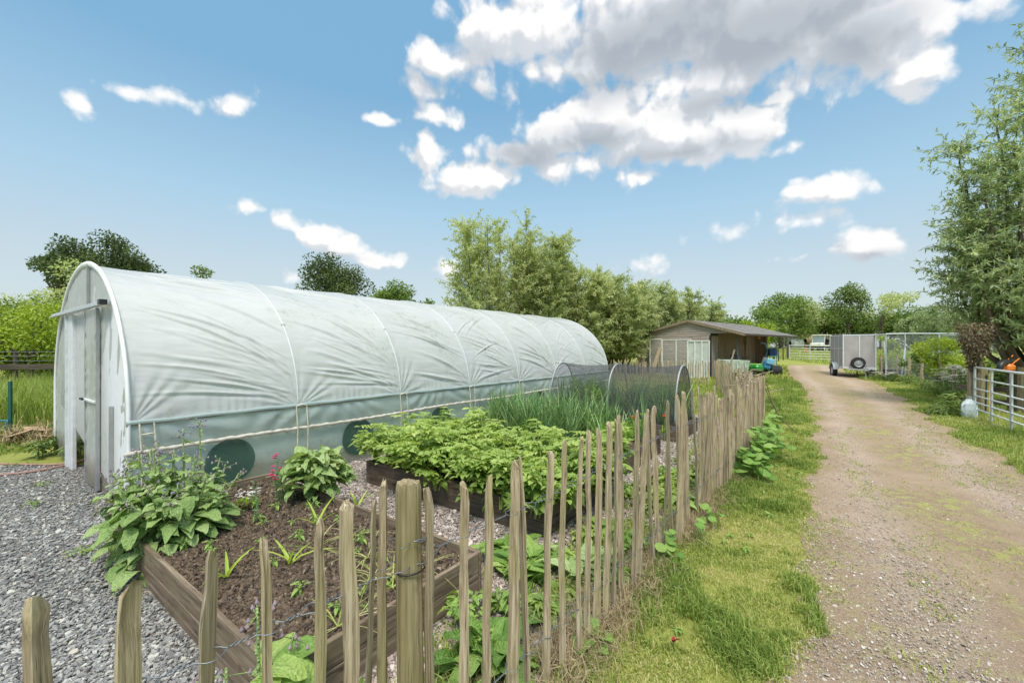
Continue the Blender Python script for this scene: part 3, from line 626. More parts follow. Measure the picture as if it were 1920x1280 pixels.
def dome_plant(name, label, cat, loc, n, rad, hgt, L, W, mat, group=None, prof='leaf', seed=0, droop=(.3, .8), tint=(.15, .85), stems=9, z0=.04, jit=.03, spread=1.0):
    th = R.uniform(0, 2 * PI, n); rr_ = np.sqrt(R.uniform(0, 1, n)); hz = R.beta(2.2, 1.2, n)
    px = rad * rr_ * np.cos(th) * (1.05 - .35 * hz); py = rad * rr_ * np.sin(th) * (1.05 - .35 * hz); pz = z0 + (hgt - z0) * hz * (1 - .35 * rr_ ** 2)
    d = np.stack([np.cos(th + R.normal(0, .6, n)) * spread, np.sin(th + R.normal(0, .6, n)) * spread, R.uniform(-.25, .5, n)], -1)
    nr = np.stack([R.normal(0, .35, n), R.normal(0, .35, n), np.ones(n)], -1)
    root = thing(name, label, cat, loc, R.uniform(0, 6), group)
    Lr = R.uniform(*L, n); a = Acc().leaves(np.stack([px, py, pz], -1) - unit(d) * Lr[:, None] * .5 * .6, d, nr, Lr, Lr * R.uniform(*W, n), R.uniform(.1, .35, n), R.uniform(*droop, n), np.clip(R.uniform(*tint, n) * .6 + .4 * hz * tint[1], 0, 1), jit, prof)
    a.obj('foliage', mat, root, smooth=True)
    if stems:
        b = Acc()
        for k in range(stems):
            q = R.uniform(0, 6.28); e = rad * R.uniform(.2, .8); hh = hgt * R.uniform(.55, .95)
            b.tube([(.02 * math.cos(q), .02 * math.sin(q), -.01), (e * .5 * math.cos(q), e * .5 * math.sin(q), hh * .6), (e * math.cos(q), e * math.sin(q), hh)], [.008, .006, .003], 5, .6)
        b.obj('stem', mat, root)
    return root
for k in range(6):
    for sy in (.75, 3.2):
        if k == 0:
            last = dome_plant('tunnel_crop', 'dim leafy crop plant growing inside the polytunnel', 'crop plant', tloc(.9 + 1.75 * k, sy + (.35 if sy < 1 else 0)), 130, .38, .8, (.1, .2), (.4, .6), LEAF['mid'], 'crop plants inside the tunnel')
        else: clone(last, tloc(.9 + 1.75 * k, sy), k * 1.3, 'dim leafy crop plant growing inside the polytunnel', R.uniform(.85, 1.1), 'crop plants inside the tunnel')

# ================================================================== RAISED BEDS
BLAB = ['low dark board raised bed nearest the camera with bare soil', 'dark board raised bed overflowing with potato foliage', 'board raised bed full of tall onion leaves', 'farthest raised bed standing under the netting hoops']
for i, (a0, a1, b0, b1) in enumerate(BEDS):
    w, l, h = a1 - a0, b1 - b0, .265; c = ab((a0 + a1) / 2, (b0 + b1) / 2)
    bed = thing('raised_bed', BLAB[i], 'raised bed', (c[0], c[1], 0), ANG)      # local x along the tunnel, local y away from the fence
    mt = BOARDT if i == 0 else BOARD
    for sx in (-1, 1):
        for j in range(2): 
            b = Acc().box((0, 0, 0), (l, .027, h / 2 - .002), bev=.004); o = b.obj('board', mt, bed, (sx * (w / 2 - .016), 0, h * (.25 + .5 * j)), (0, 0, PI / 2))
    for sy in (-1, 1):
        for j in range(2): Acc().box((0, 0, 0), (w - .066, .027, h / 2 - .002), bev=.004).obj('board', mt, bed, (0, sy * (l / 2 - .016), h * (.25 + .5 * j)))
    for sx in (-1, 1):
        for sy in (-1, 1): Acc().box((sx * (w / 2 - .06), sy * (l / 2 - .06), h / 2 - .02), (.05, .05, h)).obj('corner_post', mt, bed)
    nx, ny = (200, 420) if i == 0 else (40, 60)
    gx = np.linspace(-w / 2 + .034, w / 2 - .034, nx); gy = np.linspace(-l / 2 + .034, l / 2 - .034, ny); GX, GY = np.meshgrid(gx, gy, indexing='ij')
    zz = (.205 if i == 0 else .22) + .04 * (fbm(GX * 3, GY * 3, 61 + i) - .5) + .036 * (fbm(GX * 17, GY * 17, 62) - .5) + .02 * (fbm(GX * 50, GY * 50, 63, 2) - .5)
    sa = Acc().grid(np.stack([GX, GY, zz], -1))
    so = sa.obj('soil', SOIL, bed)
    if i == 0:
        k = 9000; sx_ = R.uniform(gx[0], gx[-1], k); sy_ = R.uniform(gy[0], gy[-1], k); z0 = .205 + .04 * (fbm(sx_ * 3, sy_ * 3, 61) - .5) + .036 * (fbm(sx_ * 17, sy_ * 17, 62) - .5)
        o = Acc().chips(np.stack([sx_, sy_, z0 - .004], -1), R.gamma(3, .0055, k).clip(.005, .05), R.uniform(.004, .016, k), R.beta(1.6, 2.2, k), .5, 5).obj('soil_crumbs', CRUMB, bed); o['kind'] = 'stuff'
Acc().box((0, 0, .09), (1.0, .20, .035), bev=.004, rx=-.9).obj('loose_board', BOARDT, None, (*ab(2.75, .18), .0), (0, 0, ANG + .15)); tag(bpy.data.objects['loose_board'], 'loose board leaning by the path near the potato bed corner', 'board')

# ---- plants of bed one
def borage(name, label, loc, n, rad, hgt, flowers, grp=None, stems=14, lean=(0, 0)):
    root = thing(name, label, 'borage plant', loc)
    lf = Acc(); st = Acc(); bud = Acc(); fl = Acc()
    for k in range(stems):
        q = R.uniform(0, 2 * PI); e = rad * math.sqrt(R.uniform(.02, 1)) * .8; hh = hgt * R.uniform(.5, .95) * (1 - .45 * (e / rad) ** 2)
        if k == 0: q, e, hh = 0, .05, hgt
        tip = np.array([e * math.cos(q) + lean[0] * hh, e * math.sin(q) + lean[1] * hh, hh]); base = np.array([.05 * math.cos(q), .05 * math.sin(q), -.02])
        u = np.linspace(0, 1, 8)[:, None]; path = base + (tip - base) * u + np.array([tip[0], tip[1], 0]) * .25 * np.sin(PI * u) * .5
        st.tube(path, np.linspace(.011, .004, 8), 6, .75)
        m = int(n / stems); uu = R.beta(1.5, 1.3, m) * .95 + .03; idx = np.clip((uu * 7).astype(int), 0, 7); pos = path[idx] + R.normal(0, .012, (m, 3))
        az = R.uniform(0, 2 * PI, m); out = np.stack([np.cos(az) * 1 + .7 * math.cos(q), np.sin(az) + .7 * math.sin(q), R.uniform(-.1, .45, m)], -1)
        Ls = (.17 - .115 * uu) * R.uniform(.6, 1.25, m) * (rad / .55) ** .4
        lf.leaves(pos, out, np.stack([R.normal(0, .3, m), R.normal(0, .3, m), np.ones(m)], -1), Ls, Ls * R.uniform(.55, .78, m), R.uniform(.15, .4, m), R.uniform(.35, .85, m), np.clip(.3 + .42 * uu + R.normal(0, .16, m), 0, 1), .07, 'leaf', .10)
        for j in range(6 if k else 10):
            p = path[-1] + np.array([R.normal(0, .035), R.normal(0, .035), R.uniform(-.07, .02)])
            bud.lathe([(.001, -.012), (.006, -.006), (.0075, 0), (.002, .012)], p, 6, tint=R.uniform(0, 1)); st.bar(path[-1] - (0, 0, .03), p, .0018, 4, .6)
            if k < flowers and j < 4:
                aa = np.linspace(0, 2 * PI, 5, endpoint=False); dd = np.stack([np.cos(aa), np.sin(aa), np.full(5, .1)], -1)
                fl.leaves(np.tile(p, (5, 1)), dd, (0, 0, 1), .016, .010, .1, .2, R.uniform(.3, 1, 5), prof='leaf')
    lf.obj('foliage', LEAF['borage'], root, smooth=True); st.obj('stem', LEAF['borage'], root, smooth=True); bud.obj('flower_buds', P_MAUVE, root)['kind'] = 'stuff'
    if fl.n: fl.obj('blue_flowers', P_BLUE, root)
    return root
big = borage('borage_plant', 'huge borage clump spilling over the corner of the nearest bed', (-2.58, 3.24, .2), 860, .53, .78, 5, stems=36)
lf = Acc(); k = 150; q = R.uniform(PI * .75, PI * 1.8, k); L_ = R.uniform(.07, .165, k)                    # big lower leaves hanging over the boards
lf.leaves(np.stack([.40 * np.cos(q) * R.uniform(.5, 1.05, k), .40 * np.sin(q) * R.uniform(.5, 1.05, k), R.uniform(-.12, .36, k)], -1), np.stack([np.cos(q + R.normal(0, .7, k)), np.sin(q + R.normal(0, .7, k)), R.uniform(-.6, .3, k)], -1), (0, 0, 1), L_, L_ * R.uniform(.6, .78, k), R.uniform(.1, .3, k), R.uniform(.4, 1.0, k), R.uniform(.2, .8, k), .065, 'leaf', .08)
lf.obj('lower_leaves', LEAF['borage'], big, smooth=True)
lf = Acc(); k = 16; q = R.uniform(-1.0, .6, k); L_ = R.uniform(.16, .27, k)
lf.leaves(np.stack([.2 * np.cos(q), .2 * np.sin(q), R.uniform(.03, .16, k)], -1), np.stack([np.cos(q), np.sin(q), R.uniform(-.1, .3, k)], -1), (0, 0, 1), L_, L_ * R.uniform(.45, .6, k), R.uniform(.1, .3, k), R.uniform(.3, .6, k), R.uniform(.3, .8, k), .05, 'leaf', .08)
lf.obj('lower_leaves', LEAF['borage'], big, smooth=True)
spire = borage('borage_plant', 'tall borage with blue flowers rising behind the clump', (-2.66, 3.52, .2), 90, .16, .80, 4, stems=5)
small = borage('borage_plant', 'young borage between the fence pickets and the near bed corner', (-1.03, 1.62, 0), 130, .26, .60, 0, stems=11)
lf = Acc(); k = 15; q = R.uniform(-1.2, 1.5, k); L_ = R.uniform(.10, .22, k)
lf.leaves(np.stack([.1 * np.cos(q), .1 * np.sin(q), R.uniform(.2, .42, k)], -1), np.stack([np.cos(q), np.sin(q), R.uniform(0, .4, k)], -1), (0, 0, 1), L_, L_ * R.uniform(.55, .7, k), R.uniform(.1, .3, k), R.uniform(.3, .7, k), R.uniform(.3, .9, k), .05, 'leaf', .10)
lf.obj('lower_leaves', LEAF['comfrey'], small, smooth=True)
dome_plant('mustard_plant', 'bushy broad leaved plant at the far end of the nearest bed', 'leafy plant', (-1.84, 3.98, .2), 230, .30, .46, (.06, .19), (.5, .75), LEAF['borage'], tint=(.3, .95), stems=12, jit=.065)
pk = thing('pink_flower', 'slender plant with magenta pink flowers in the nearest bed', 'flower', (-2.10, 3.88, .2)); a = Acc(); b = Acc(); c = Acc()
for k in range(7):
    x, y, h = R.normal(0, .07), R.normal(0, .05), R.uniform(.2, .42); a.tube([(x * .5, y * .5, 0), (x, y, h * .6), (x * 1.3, y * 1.2, h)], .0025, 5, .5)
    mm = 16; a.leaves(np.stack([np.full(mm, x), np.full(mm, y), np.linspace(.02, h * .9, mm)], -1), np.stack([R.normal(0, 1, mm), R.normal(0, 1, mm), np.full(mm, .6)], -1), (0, 0, 1), .06, .008, .1, .3, R.uniform(.2, .7, mm))
    if k < 4:
        for j in range(3):
            aa = np.linspace(0, 2 * PI, 8, endpoint=False); b.leaves(np.tile([x * 1.3 + R.normal(0, .015), y * 1.2, h + j * .018], (8, 1)), np.stack([np.cos(aa), np.sin(aa), np.full(8, .4)], -1), (0, 0, 1), .024, .018, .1, .4, R.uniform(0, 1, 8))
a.obj('stem', LEAF['onion'], pk); b.obj('petals', P_PINK, pk)
al = dome_plant('alyssum_plant', 'low cushion of white and lilac flowers beside the borage', 'flower', (-2.30, 3.66, .2), 150, .10, .11, (.02, .05), (.2, .3), LEAF['lily'], tint=(.1, .5), stems=0)
b = Acc(); k = 46; an = R.uniform(0, 2 * PI, k); rad = .10 * np.sqrt(R.uniform(0, 1, k))
for i in range(k):
    aa = np.linspace(0, 2 * PI, 4, endpoint=False) + R.uniform(0, 1); b.leaves(np.tile([rad[i] * math.cos(an[i]), rad[i] * math.sin(an[i]), .13 + R.uniform(-.02, .04)], (4, 1)), np.stack([np.cos(aa), np.sin(aa), np.full(4, .2)], -1), (0, 0, 1), .012, .011, .1, .2, R.uniform(0, 1))
b.obj('petals', P_WHITE, al)
def sprout(name, label, loc, n, L, W, mat, cat, spread=.9, group=None, rz=None):
    q = np.linspace(0, 2 * PI, n, endpoint=False) + R.uniform(-.4, .4, n); o = Acc().leaves(np.zeros((n, 3)) + R.normal(0, .006, (n, 3)) * (1, 1, 0), np.stack([np.cos(q) * spread * R.uniform(.3, 1, n), np.sin(q) * spread * R.uniform(.3, 1, n), np.ones(n)], -1), np.stack([-np.cos(q), -np.sin(q), np.full(n, .5)], -1), R.uniform(L * .6, L, n), W * R.uniform(.8, 1.2, n), -.05, R.uniform(-.9, -.1, n) * -1, R.uniform(.2, .95, n), 0, 'blade', .3)
    ob = o.obj(name, mat, None, loc, smooth=True); return tag(ob, label, cat, group)
def bedpt(u, v, z=.2): d = (CH - z) * F / (v - HV); return ((u - CX) / F * d, d, z)
for (u, v, lab) in ((425, 1085, 'yellow green strappy sprout beside the second picket from the left'), (545, 1058, 'strappy sprout between two pickets in bare soil'), (598, 985, 'strappy sprout in the middle of the nearest bed'), (668, 955, 'arching strappy sprout at the back board of the nearest bed')):
    sprout('lily_sprout', lab, bedpt(u, v), 5, .26, .021, LEAF['lily'], 'sprout')
for k in range(34):
    a_, b_ = R.uniform(-1.2, -.1), R.uniform(-2.3, -.15); x, y = ab(a_, b_)
    if k < 2:
        sd = dome_plant('seedling', 'tiny green seedling in the bare soil of the nearest bed', 'seedling', (x, y, .2), 9, .035, .05, (.015, .04), (.3, .5), LEAF['comfrey'], 'seedlings in the bare soil', stems=2, z0=.01)
    else: clone(sd, (x, y, .2), R.uniform(0, 6), 'tiny green seedling in the bare soil of the nearest bed', R.uniform(.6, 1.5), 'seedlings in the bare soil')
for k in range(9):
    a_, b_ = R.uniform(-1.2, -.08), R.uniform(-1.15, -.08); x, y = ab(a_, b_); n = 10; q = R.uniform(0, 2 * PI, n)
    o = Acc().leaves(np.zeros((n, 3)), np.stack([np.cos(q), np.sin(q), R.uniform(.1, .5, n)], -1), (0, 0, 1), R.uniform(.10, .38, n), R.uniform(.004, .010, n), .2, R.uniform(.2, .7, n), R.uniform(.3, 1, n), 0, 'blade', .2).obj('fallen_onion', LEAF['grass'], None, (x, y, .225), smooth=True)
    tag(o, 'sprawling pale onion leaves lying on the soil behind the pickets', 'onion plant', 'sprawling onions in the nearest bed')
for k in range(6):
    a_, b_ = R.uniform(-1.2, -.95), R.uniform(-2.5, -1.6)
    x, y = ab(-.15 - .12 * k + R.normal(0, .05), -2.1 + R.normal(0, .1) + .03 * k); n = 22; h = R.uniform(.2, .32)
    o = Acc().tube([(0, 0, 0), (.01, 0, h * .5), (.02, .01, h)], .0025, 4).leaves(np.stack([np.zeros(n), np.zeros(n), np.linspace(.02, h, n)], -1), np.stack([R.normal(0, 1, n), R.normal(0, 1, n), np.full(n, .9)], -1), (0, 0, 1), R.uniform(.03, .06, n), .009, .1, .3, R.uniform(.1, .7, n)).obj('wallflower', LEAF['onion'], None, (x, y, .2))
    tag(o, 'thin upright grey green seedling stem in the nearest bed', 'seedling', 'upright stems in the nearest bed')

# ---- potatoes
PL = 'leafy green potato plant in the second raised bed'
protos = []
def potato(loc):
    root = thing('potato_plant', PL, 'potato plant', loc, 0, 'potato plants in the second bed'); lf = Acc(); st = Acc()
    for k in range(15):
        q = R.uniform(0, 2 * PI); e = R.uniform(.05, .40); hh = R.uniform(.33, .58) * (1 - .6 * (e / .4) ** 2); tip = np.array([e * math.cos(q), e * math.sin(q), hh]); st.tube([(0, 0, 0), tip * (.45, .45, .6), tip], [.007, .006, .004], 5, .6)
        for j in range(9):
            f = R.uniform(.4, 1.0); p0 = tip * (f, f, .2 + .8 * f); az = q + R.normal(0, 1.1); dr = np.array([math.cos(az), math.sin(az), R.uniform(0, .5)]); ln = R.uniform(.09, .17)
            m = 7; u = np.array([.25, .25, .5, .5, .75, .75, 1.0]); sg = np.array([1, -1, 1, -1, 1, -1, 0]); sd = np.array([-dr[1], dr[0], 0])
            base = p0 + dr * (ln * u)[:, None] - np.array([0, 0, 1]) * (.35 * ln * u ** 2)[:, None]; dd = dr[None] * np.where(sg == 0, 1, .45)[:, None] + sd[None] * sg[:, None]
            L_ = R.uniform(.042, .075, m) * (.75 + .45 * u); lf.leaves(base, dd, np.array([R.normal(0, .25), R.normal(0, .25), 1.0]), L_, L_ * R.uniform(.58, .72, m), .2, R.uniform(.35, .7, m), np.clip(.18 + 1.1 * (p0[2] - .1) + R.normal(0, .12, m), 0, 1), .02, 'leaf', .16)
    lf.obj('foliage', LEAF['potato'], root, smooth=True); st.obj('stem', LEAF['potato'], root); return root
for i, b_ in enumerate(np.linspace(-2.5, -.1, 7)):
    for j, a_ in enumerate((1.02, 1.55, 2.06)):
        x, y = ab(a_ + R.normal(0, .04), b_ + R.normal(0, .04))
        if len(protos) < 4: protos.append(potato((x, y, .2)))
        else: clone(protos[(i * 3 + j) % 4], (x, y, .2), R.uniform(0, 6), PL, R.uniform(.88, 1.12))
for k, (a_, b_) in enumerate(((.84, -.5), (.86, -.12), (1.2, .0), (1.75, .02), (.84, -1.3))):
    x, y = ab(a_, b_); dome_plant('bean_plant', 'broad glossy leaves drooping over the potato bed boards near the fence', 'leafy plant', (x, y, .18), 16, .14, .2, (.09, .15), (.55, .7), LEAF['potato'], 'broad leaved plants at the potato bed edge', droop=(.6, 1.3), tint=(.1, .4), stems=3)

# ---- onions, carrots, marigolds, netted bed
def onion(loc, dark=0):
    n = R.integers(6, 9); q = R.uniform(0, 2 * PI, n); sp = R.uniform(.05, .45, n)
    return tag(Acc().leaves(np.zeros((n, 3)), np.stack([np.cos(q) * sp, np.sin(q) * sp, np.ones(n)], -1), np.stack([-np.cos(q), -np.sin(q), np.full(n, .1)], -1), R.uniform(.42, .76, n), R.uniform(.012, .022, n), 0, R.uniform(-.05, .35, n), R.uniform(.1, .95, n), 0, 'blade', .5).obj('onion_plant', LEAF['onion'], None, loc, smooth=True), 'upright blue green onion plant in the third raised bed', 'onion plant', 'onion rows in the third bed')
on = [onion((*ab(3.2 + .1 * k, -2.8 + .2 * k), .22)) for k in range(6)]
for i in range(170):
    x, y = ab(R.uniform(3.12, 4.3), R.uniform(-2.8, -.9 if i % 3 else -.25)); clone(on[i % 6], (x, y, .22), R.uniform(0, 6), on[0]['label'], R.uniform(.85, 1.12))
for i in range(85):
    x, y = ab(R.uniform(5.32, 6.48), R.uniform(-2.8, -.2)); clone(on[i % 6], (x, y, .22), R.uniform(0, 6), 'dense dark onion plant under the grey netting', R.uniform(.95, 1.25), 'onions under the netting')
def feather(loc, lab, grp, hgt=.3):
    n = 9; lf = Acc()
    for k in range(n):
        q = R.uniform(0, 2 * PI); tip = np.array([math.cos(q) * R.uniform(.05, .2), math.sin(q) * R.uniform(.05, .2), hgt * R.uniform(.6, 1.1)]); m = 34; u = R.uniform(.25, 1, m)
        base = tip * u[:, None] + R.normal(0, .018, (m, 3)); lf.rhombs(base, R.normal(0, 1, (m, 3)) + (0, 0, .5), R.normal(0, 1, (m, 3)), R.uniform(.03, .06, m), R.uniform(.008, .016, m), R.uniform(.1, .9, m))
    return tag(lf.obj('carrot_plant', LEAF['feather'], None, loc), lab, 'carrot plant', grp)
fe = [feather((*ab(3.2 + .3 * k, -.5), .22), 'bright feathery carrot top among the onions', 'carrot tops in the third bed') for k in range(3)]
for i in range(30):
    x, y = ab(R.uniform(3.08, 4.3), R.uniform(-2.8, -.2)); clone(fe[i % 3], (x, y, .22), R.uniform(0, 6), fe[0]['label'], R.uniform(.8, 1.2))
for i in range(16):
    x, y = ab(R.uniform(5.4, 6.4), R.uniform(-2.6, -.3)); clone(fe[i % 3], (x, y, .45), R.uniform(0, 6), 'yellow green dill plant under the grey netting', R.uniform(1.2, 1.7), 'dill under the netting')
for (u, v, lab) in ((1107, 757, 'orange marigold among the middle of the onions'), (1228, 783, 'orange marigold behind the pickets at the onion bed end'), (1274, 781, 'orange marigold nearest the fence beyond the onion bed')):
    x, y = {1107: ab(3.9, -1.7), 1228: ab(4.0, -.45), 1274: ab(4.2, -.05)}[u]; mg = thing('marigold', lab, 'flower', (x, y, .2)); h = zat(v, y) - .2
    a = Acc().tube([(0, 0, 0), (.01, 0, h * .5), (0, 0, h)], .004, 5).leaves(np.tile([0, 0, h * .5], (14, 1)) + R.normal(0, .03, (14, 3)), R.normal(0, 1, (14, 3)) + (0, 0, .4), (0, 0, 1), .07, .02, .1, .4, R.uniform(.2, .6, 14)); a.obj('stem', LEAF['feather'], mg)
    b = Acc()
    for ring, nn_ in ((.5, 10), (1.1, 9), (2.2, 6)):
        aa = np.linspace(0, 2 * PI, nn_, endpoint=False); b.leaves(np.tile([0, 0, h], (nn_, 1)), np.stack([np.cos(aa), np.sin(aa), np.full(nn_, ring)], -1), (0, 0, 1), .032, .024, .1, .3, R.uniform(.2, 1, nn_))
    b.obj('petals', P_ORANGE, mg)
nc = ab(5.9, -1.45); net = thing('netting_tunnel', 'low arched cloche of fine grey netting over the farthest bed', 'netting tunnel', (nc[0], nc[1], 0), ANG)
an = np.linspace(0, PI, 30)
for yy, col in ((-1.25, GREY), (0, GREY), (1.25, GREY)):
    Acc().tube(np.stack([.56 * np.cos(an) * (1 + .0 * an), np.full(30, yy), .22 + 1.06 * np.sin(an) ** .8], -1), .016, 8).obj('hoop', col, net, smooth=True)
yy = np.linspace(-1.25, 1.25, 40); AN, YY = np.meshgrid(an, yy, indexing='ij'); sg = 1 - .045 * np.sin(PI * np.abs((YY % 1.25) / 1.25))
Acc().grid(np.stack([.565 * np.cos(AN), YY, .22 + 1.07 * np.sin(AN) ** .8 * sg], -1)).obj('net', NET, net, smooth=True)
pl = np.stack([.555 * np.cos(an), np.full(30, -1.252), .22 + 1.055 * np.sin(an) ** .8], -1); Acc().add(pl, [np.arange(30)[None]]).obj('net_end', NET, net)

# ================================================================== PICKET FENCE
def picket_mesh(seed, H=1.13, rad=.0235):
    g = np.random.default_rng(seed); n = 7; a0 = np.sort(g.uniform(0, 2 * PI, n) * .35 + np.linspace(0, 2 * PI, n, endpoint=False) * .65 + .3); pr = g.uniform(.75, 1.2, n); pr[g.integers(0, n)] *= .6
    zs = np.array([0, .12, .25, .38, .5, .62, .74, .86, .94, .983, 1.0]) * H; V = []; ch = g.normal(0, .55, 2)
    bx = np.cumsum(g.normal(0, .0038, 11)); by = np.cumsum(g.normal(0, .0038, 11)); bx -= np.linspace(0, bx[-1], 11) * .6; by -= np.linspace(0, by[-1], 11) * .6
    for i, z in enumerate(zs):
        k = rad * (1.08 - .16 * z / H) * g.uniform(.88, 1.12); k *= {8: .96, 9: .86, 10: .62}.get(i, 1.0)
        rr_ = k * pr * (1 + g.normal(0, .04, n)); V.append(np.stack([bx[i] + rr_ * np.cos(a0), by[i] + .85 * rr_ * np.sin(a0), np.full(n, z) + ((g.normal(0, .004, n) + rr_ * (ch[0] * np.cos(a0) + ch[1] * np.sin(a0)) * (i - 7.5) / 2.5) if i > 7 else 0)], -1))
    V = np.concatenate(V); m = len(zs); i = np.arange(m - 1)[:, None]; j = np.arange(n)[None]; jn = (j + 1) % n
    q = np.stack([i * n + j, i * n + jn, (i + 1) * n + jn, (i + 1) * n + j], -1).reshape(-1, 4)
    return Acc().add(V, [q, np.array([[(m - 1) * n + k for k in range(n)]])]).mesh('picket')
PM = [picket_mesh(100 + k) for k in range(12)]
for m_ in PM:
    m_.materials.append(WOOD); m_.polygons.foreach_set('use_smooth', np.full(len(m_.polygons), True)); m_.set_sharp_from_angle(angle=math.radians(38))
def picket(parent, org, p, z, H, k, sc=1.0, lean=(0, 0)):
    o = bpy.data.objects.new('picket', PM[k % 12]); COL.objects.link(o); o.parent = parent
    o.location = (p[0] - org[0], p[1] - org[1], z); o.scale = (sc, sc, H / 1.13); o.rotation_euler = (lean[0], lean[1], R.uniform(0, 6.28)); return o
fence = thing('picket_fence', 'weathered cleft chestnut picket fence with wire running beside the track', 'picket fence', (FP[0], FP[1], 0))
near = [(75, 1120, 1.12), (260, 1095, 1.0), (393, 1040, 1.15), (505, 1015, .98), (590, 975, .88), (655, 940, .95), (721, 945, .6), (741, 908, .8), (783, 915, .95), (807, 916, .72), (868, 905, .95), (911, 890, .8), (959, 873, 1.0), (994, 858, .85), (1024, 846, .9), (1050, 830, .9), (1077, 822, .95), (1101, 808, .85), (1118, 801, .8), (1131, 793, .95), (1148, 788, .8), (1168, 782, 1.05), (1187, 778, .85), (1198, 776, .9), (1211, 772, .95), (1222, 771, .85), (1235, 762, 1.25), (1244, 752, .8), (1259, 750, .85), (1267, 745, 1.1), (1277, 741, 1.1), (1284, 738, .9), (1294, 734, 1.1), (1305, 730, .85), (1315, 727, .9)]
pk_list = []; wl = []
for k, (u, v, sc) in enumerate(near):
    t_ = fence_t(u); side = -.065 if u in (741, 807, 721) else (.058 if u == 783 else 0)
    p = FP + FD * t_ + FN * (side + (R.normal(0, .008) if not side else 0)); z = zat(v, p[1]); pk_list.append((t_, p, z, sc))
tl = fence_t(1315)
while tl < 7.38:
    tl += R.uniform(.055, .085); p = FP + FD * tl + FN * R.normal(0, .012); pk_list.append((tl, p, R.normal(1.12, .035) - (.05 if 4.2 < tl < 6 else 0), R.uniform(.8, 1.15)))
for k, (t_, p, H, sc) in enumerate(pk_list): picket(fence, FP, p, 0, H, k * 5 + k // 3, sc, (R.normal(0, .018), R.normal(0, .018)) if t_ > .3 else (R.normal(0, .006), R.normal(0, .006)))
an = np.linspace(0, 2 * PI, 26, endpoint=False)
nn_ = 26; zs_ = np.array([0, .15, .3, .45, .6, .7, .8, .9, 1.0, 1.08, 1.15, 1.166, 1.176, 1.178]); rs_ = .94 * np.array([.046, .045, .0445, .044, .0435, .043, .043, .0425, .042, .042, .0418, .040, .037, .02])
aa_ = np.linspace(0, 2 * PI, nn_, endpoint=False); gr_ = 1 + .05 * np.sin(3 * aa_ + 1) + R.normal(0, .022, nn_); gr_[[4, 11, 19]] -= .09
V_ = np.stack([np.stack([r_ * gr_ * (1 + R.normal(0, .008, nn_)) * np.cos(aa_) + .004 * math.sin(z_ * 4), r_ * gr_ * np.sin(aa_) + .003 * math.sin(z_ * 5 + 1), np.full(nn_, z_) + (R.normal(0, .0025, nn_) if z_ > 1.1 else 0)], -1) for z_, r_ in zip(zs_, rs_)])
i_ = np.arange(13)[:, None]; j_ = np.arange(nn_)[None]; jn_ = (j_ + 1) % nn_
pa = Acc().add(V_.reshape(-1, 3), [np.stack([i_ * nn_ + j_, i_ * nn_ + jn_, (i_ + 1) * nn_ + jn_, (i_ + 1) * nn_ + j_], -1).reshape(-1, 4), np.array([[13 * nn_ + k for k in range(nn_)]])])
po = pa.obj('post', POSTW, fence, (0, 0, 0), smooth=True); po.data.set_sharp_from_angle(angle=math.radians(35))
for t_ in (7.3,): Acc().lathe([(.042, 0), (.04, .9), (.038, 1.13), (.03, 1.15)], (0, 0, 0), 18).obj('post', POSTW, fence, tuple(FD * t_ - FN * .06) + (0,), smooth=False)
def wire_run(zfun, t0, t1, rw=.0015):
    tt = np.arange(t0, t1, .006); ts = np.array(sorted(q[0] for q in pk_list)); 
    dist = np.abs(tt[:, None] - ts[None]).min(1); wgt = np.clip(1 - dist / .045, 0, 1); wgt = wgt * wgt * (3 - 2 * wgt)
    a = Acc()
    for sg in (1, -1):
        ph = tt * 2 * PI / .030
        off = sg * (wgt * .027 + (1 - wgt) * .0028 * np.cos(ph)); dz = sg * (1 - wgt) * .0028 * np.sin(ph)
        near_post = np.exp(-(tt / .05) ** 2); off = off + sg * near_post * .030
        P = FP[None] + FD[None] * tt[:, None] + FN[None] * off[:, None]
        a.tube(np.column_stack([P - FP, zfun(tt) + dz + .006 * np.sin(tt * 5.3)]), rw, 5)
    return a.obj('wire', WIRE, fence, smooth=True)
wire_run(lambda t: .925 + .0 * t - .012 * np.sin(t * 1.9), -1.05, 7.35); wire_run(lambda t: 1.0 + .004 * np.sin(t * 9), -.06, .06); wire_run(lambda t: .27 + .01 * np.sin(t * 2), -1.05, 7.35)
pr_ = FP + FD * 0
Acc().tube([tuple(FD * .0 + FN * (.05 * math.cos(a_)) + FD * (.05 * math.sin(a_))) + (1.0 - .02 * math.sin(a_),) for a_ in np.linspace(-.4, PI + .4, 16)], .0025, 6).obj('wire', WIRE, fence, smooth=True)
Acc().tube([tuple(FN * (.0475 * math.cos(a_)) + FD * (.0475 * math.sin(a_))) + (.905,) for a_ in np.linspace(-1.5, 1.5, 14)], .003, 6).obj('wire_loop', BLACK, fence, smooth=True)
def pale_run(name, label, A, B, n, H, sc, z0=0.0):
    A = np.array(A, float); B = np.array(B, float); th = thing(name, label, 'picket fence', (A[0], A[1], 0))
    for k in range(n):
        p = A + (B - A) * (k + R.uniform(-.25, .25)) / n; picket(th, A, p, 0, H * R.uniform(.88, 1.1), k * 7, sc * R.uniform(.8, 1.2), (R.normal(0, .03), R.normal(0, .03)))
    d_ = unit(B - A)
    for z in (H * .8, H * .28): Acc().tube([(0, 0, z), tuple((B - A) * .5) + (z - .02,), tuple(B - A) + (z,)], .004, 4).obj('wire', WIRE, th)
    return th
FE = FP + FD * 7.45
pale_run('picket_fence', 'gappy picket run leading from the near fence corner towards the shed', FE, (8.7, 18.0), 62, 1.08, 1.1)
pale_run('picket_fence', 'far picket fence crossing in front of the shed and pale cart', (8.5, 18.2), (4.9, 21.2), 44, 1.0, 1.3)
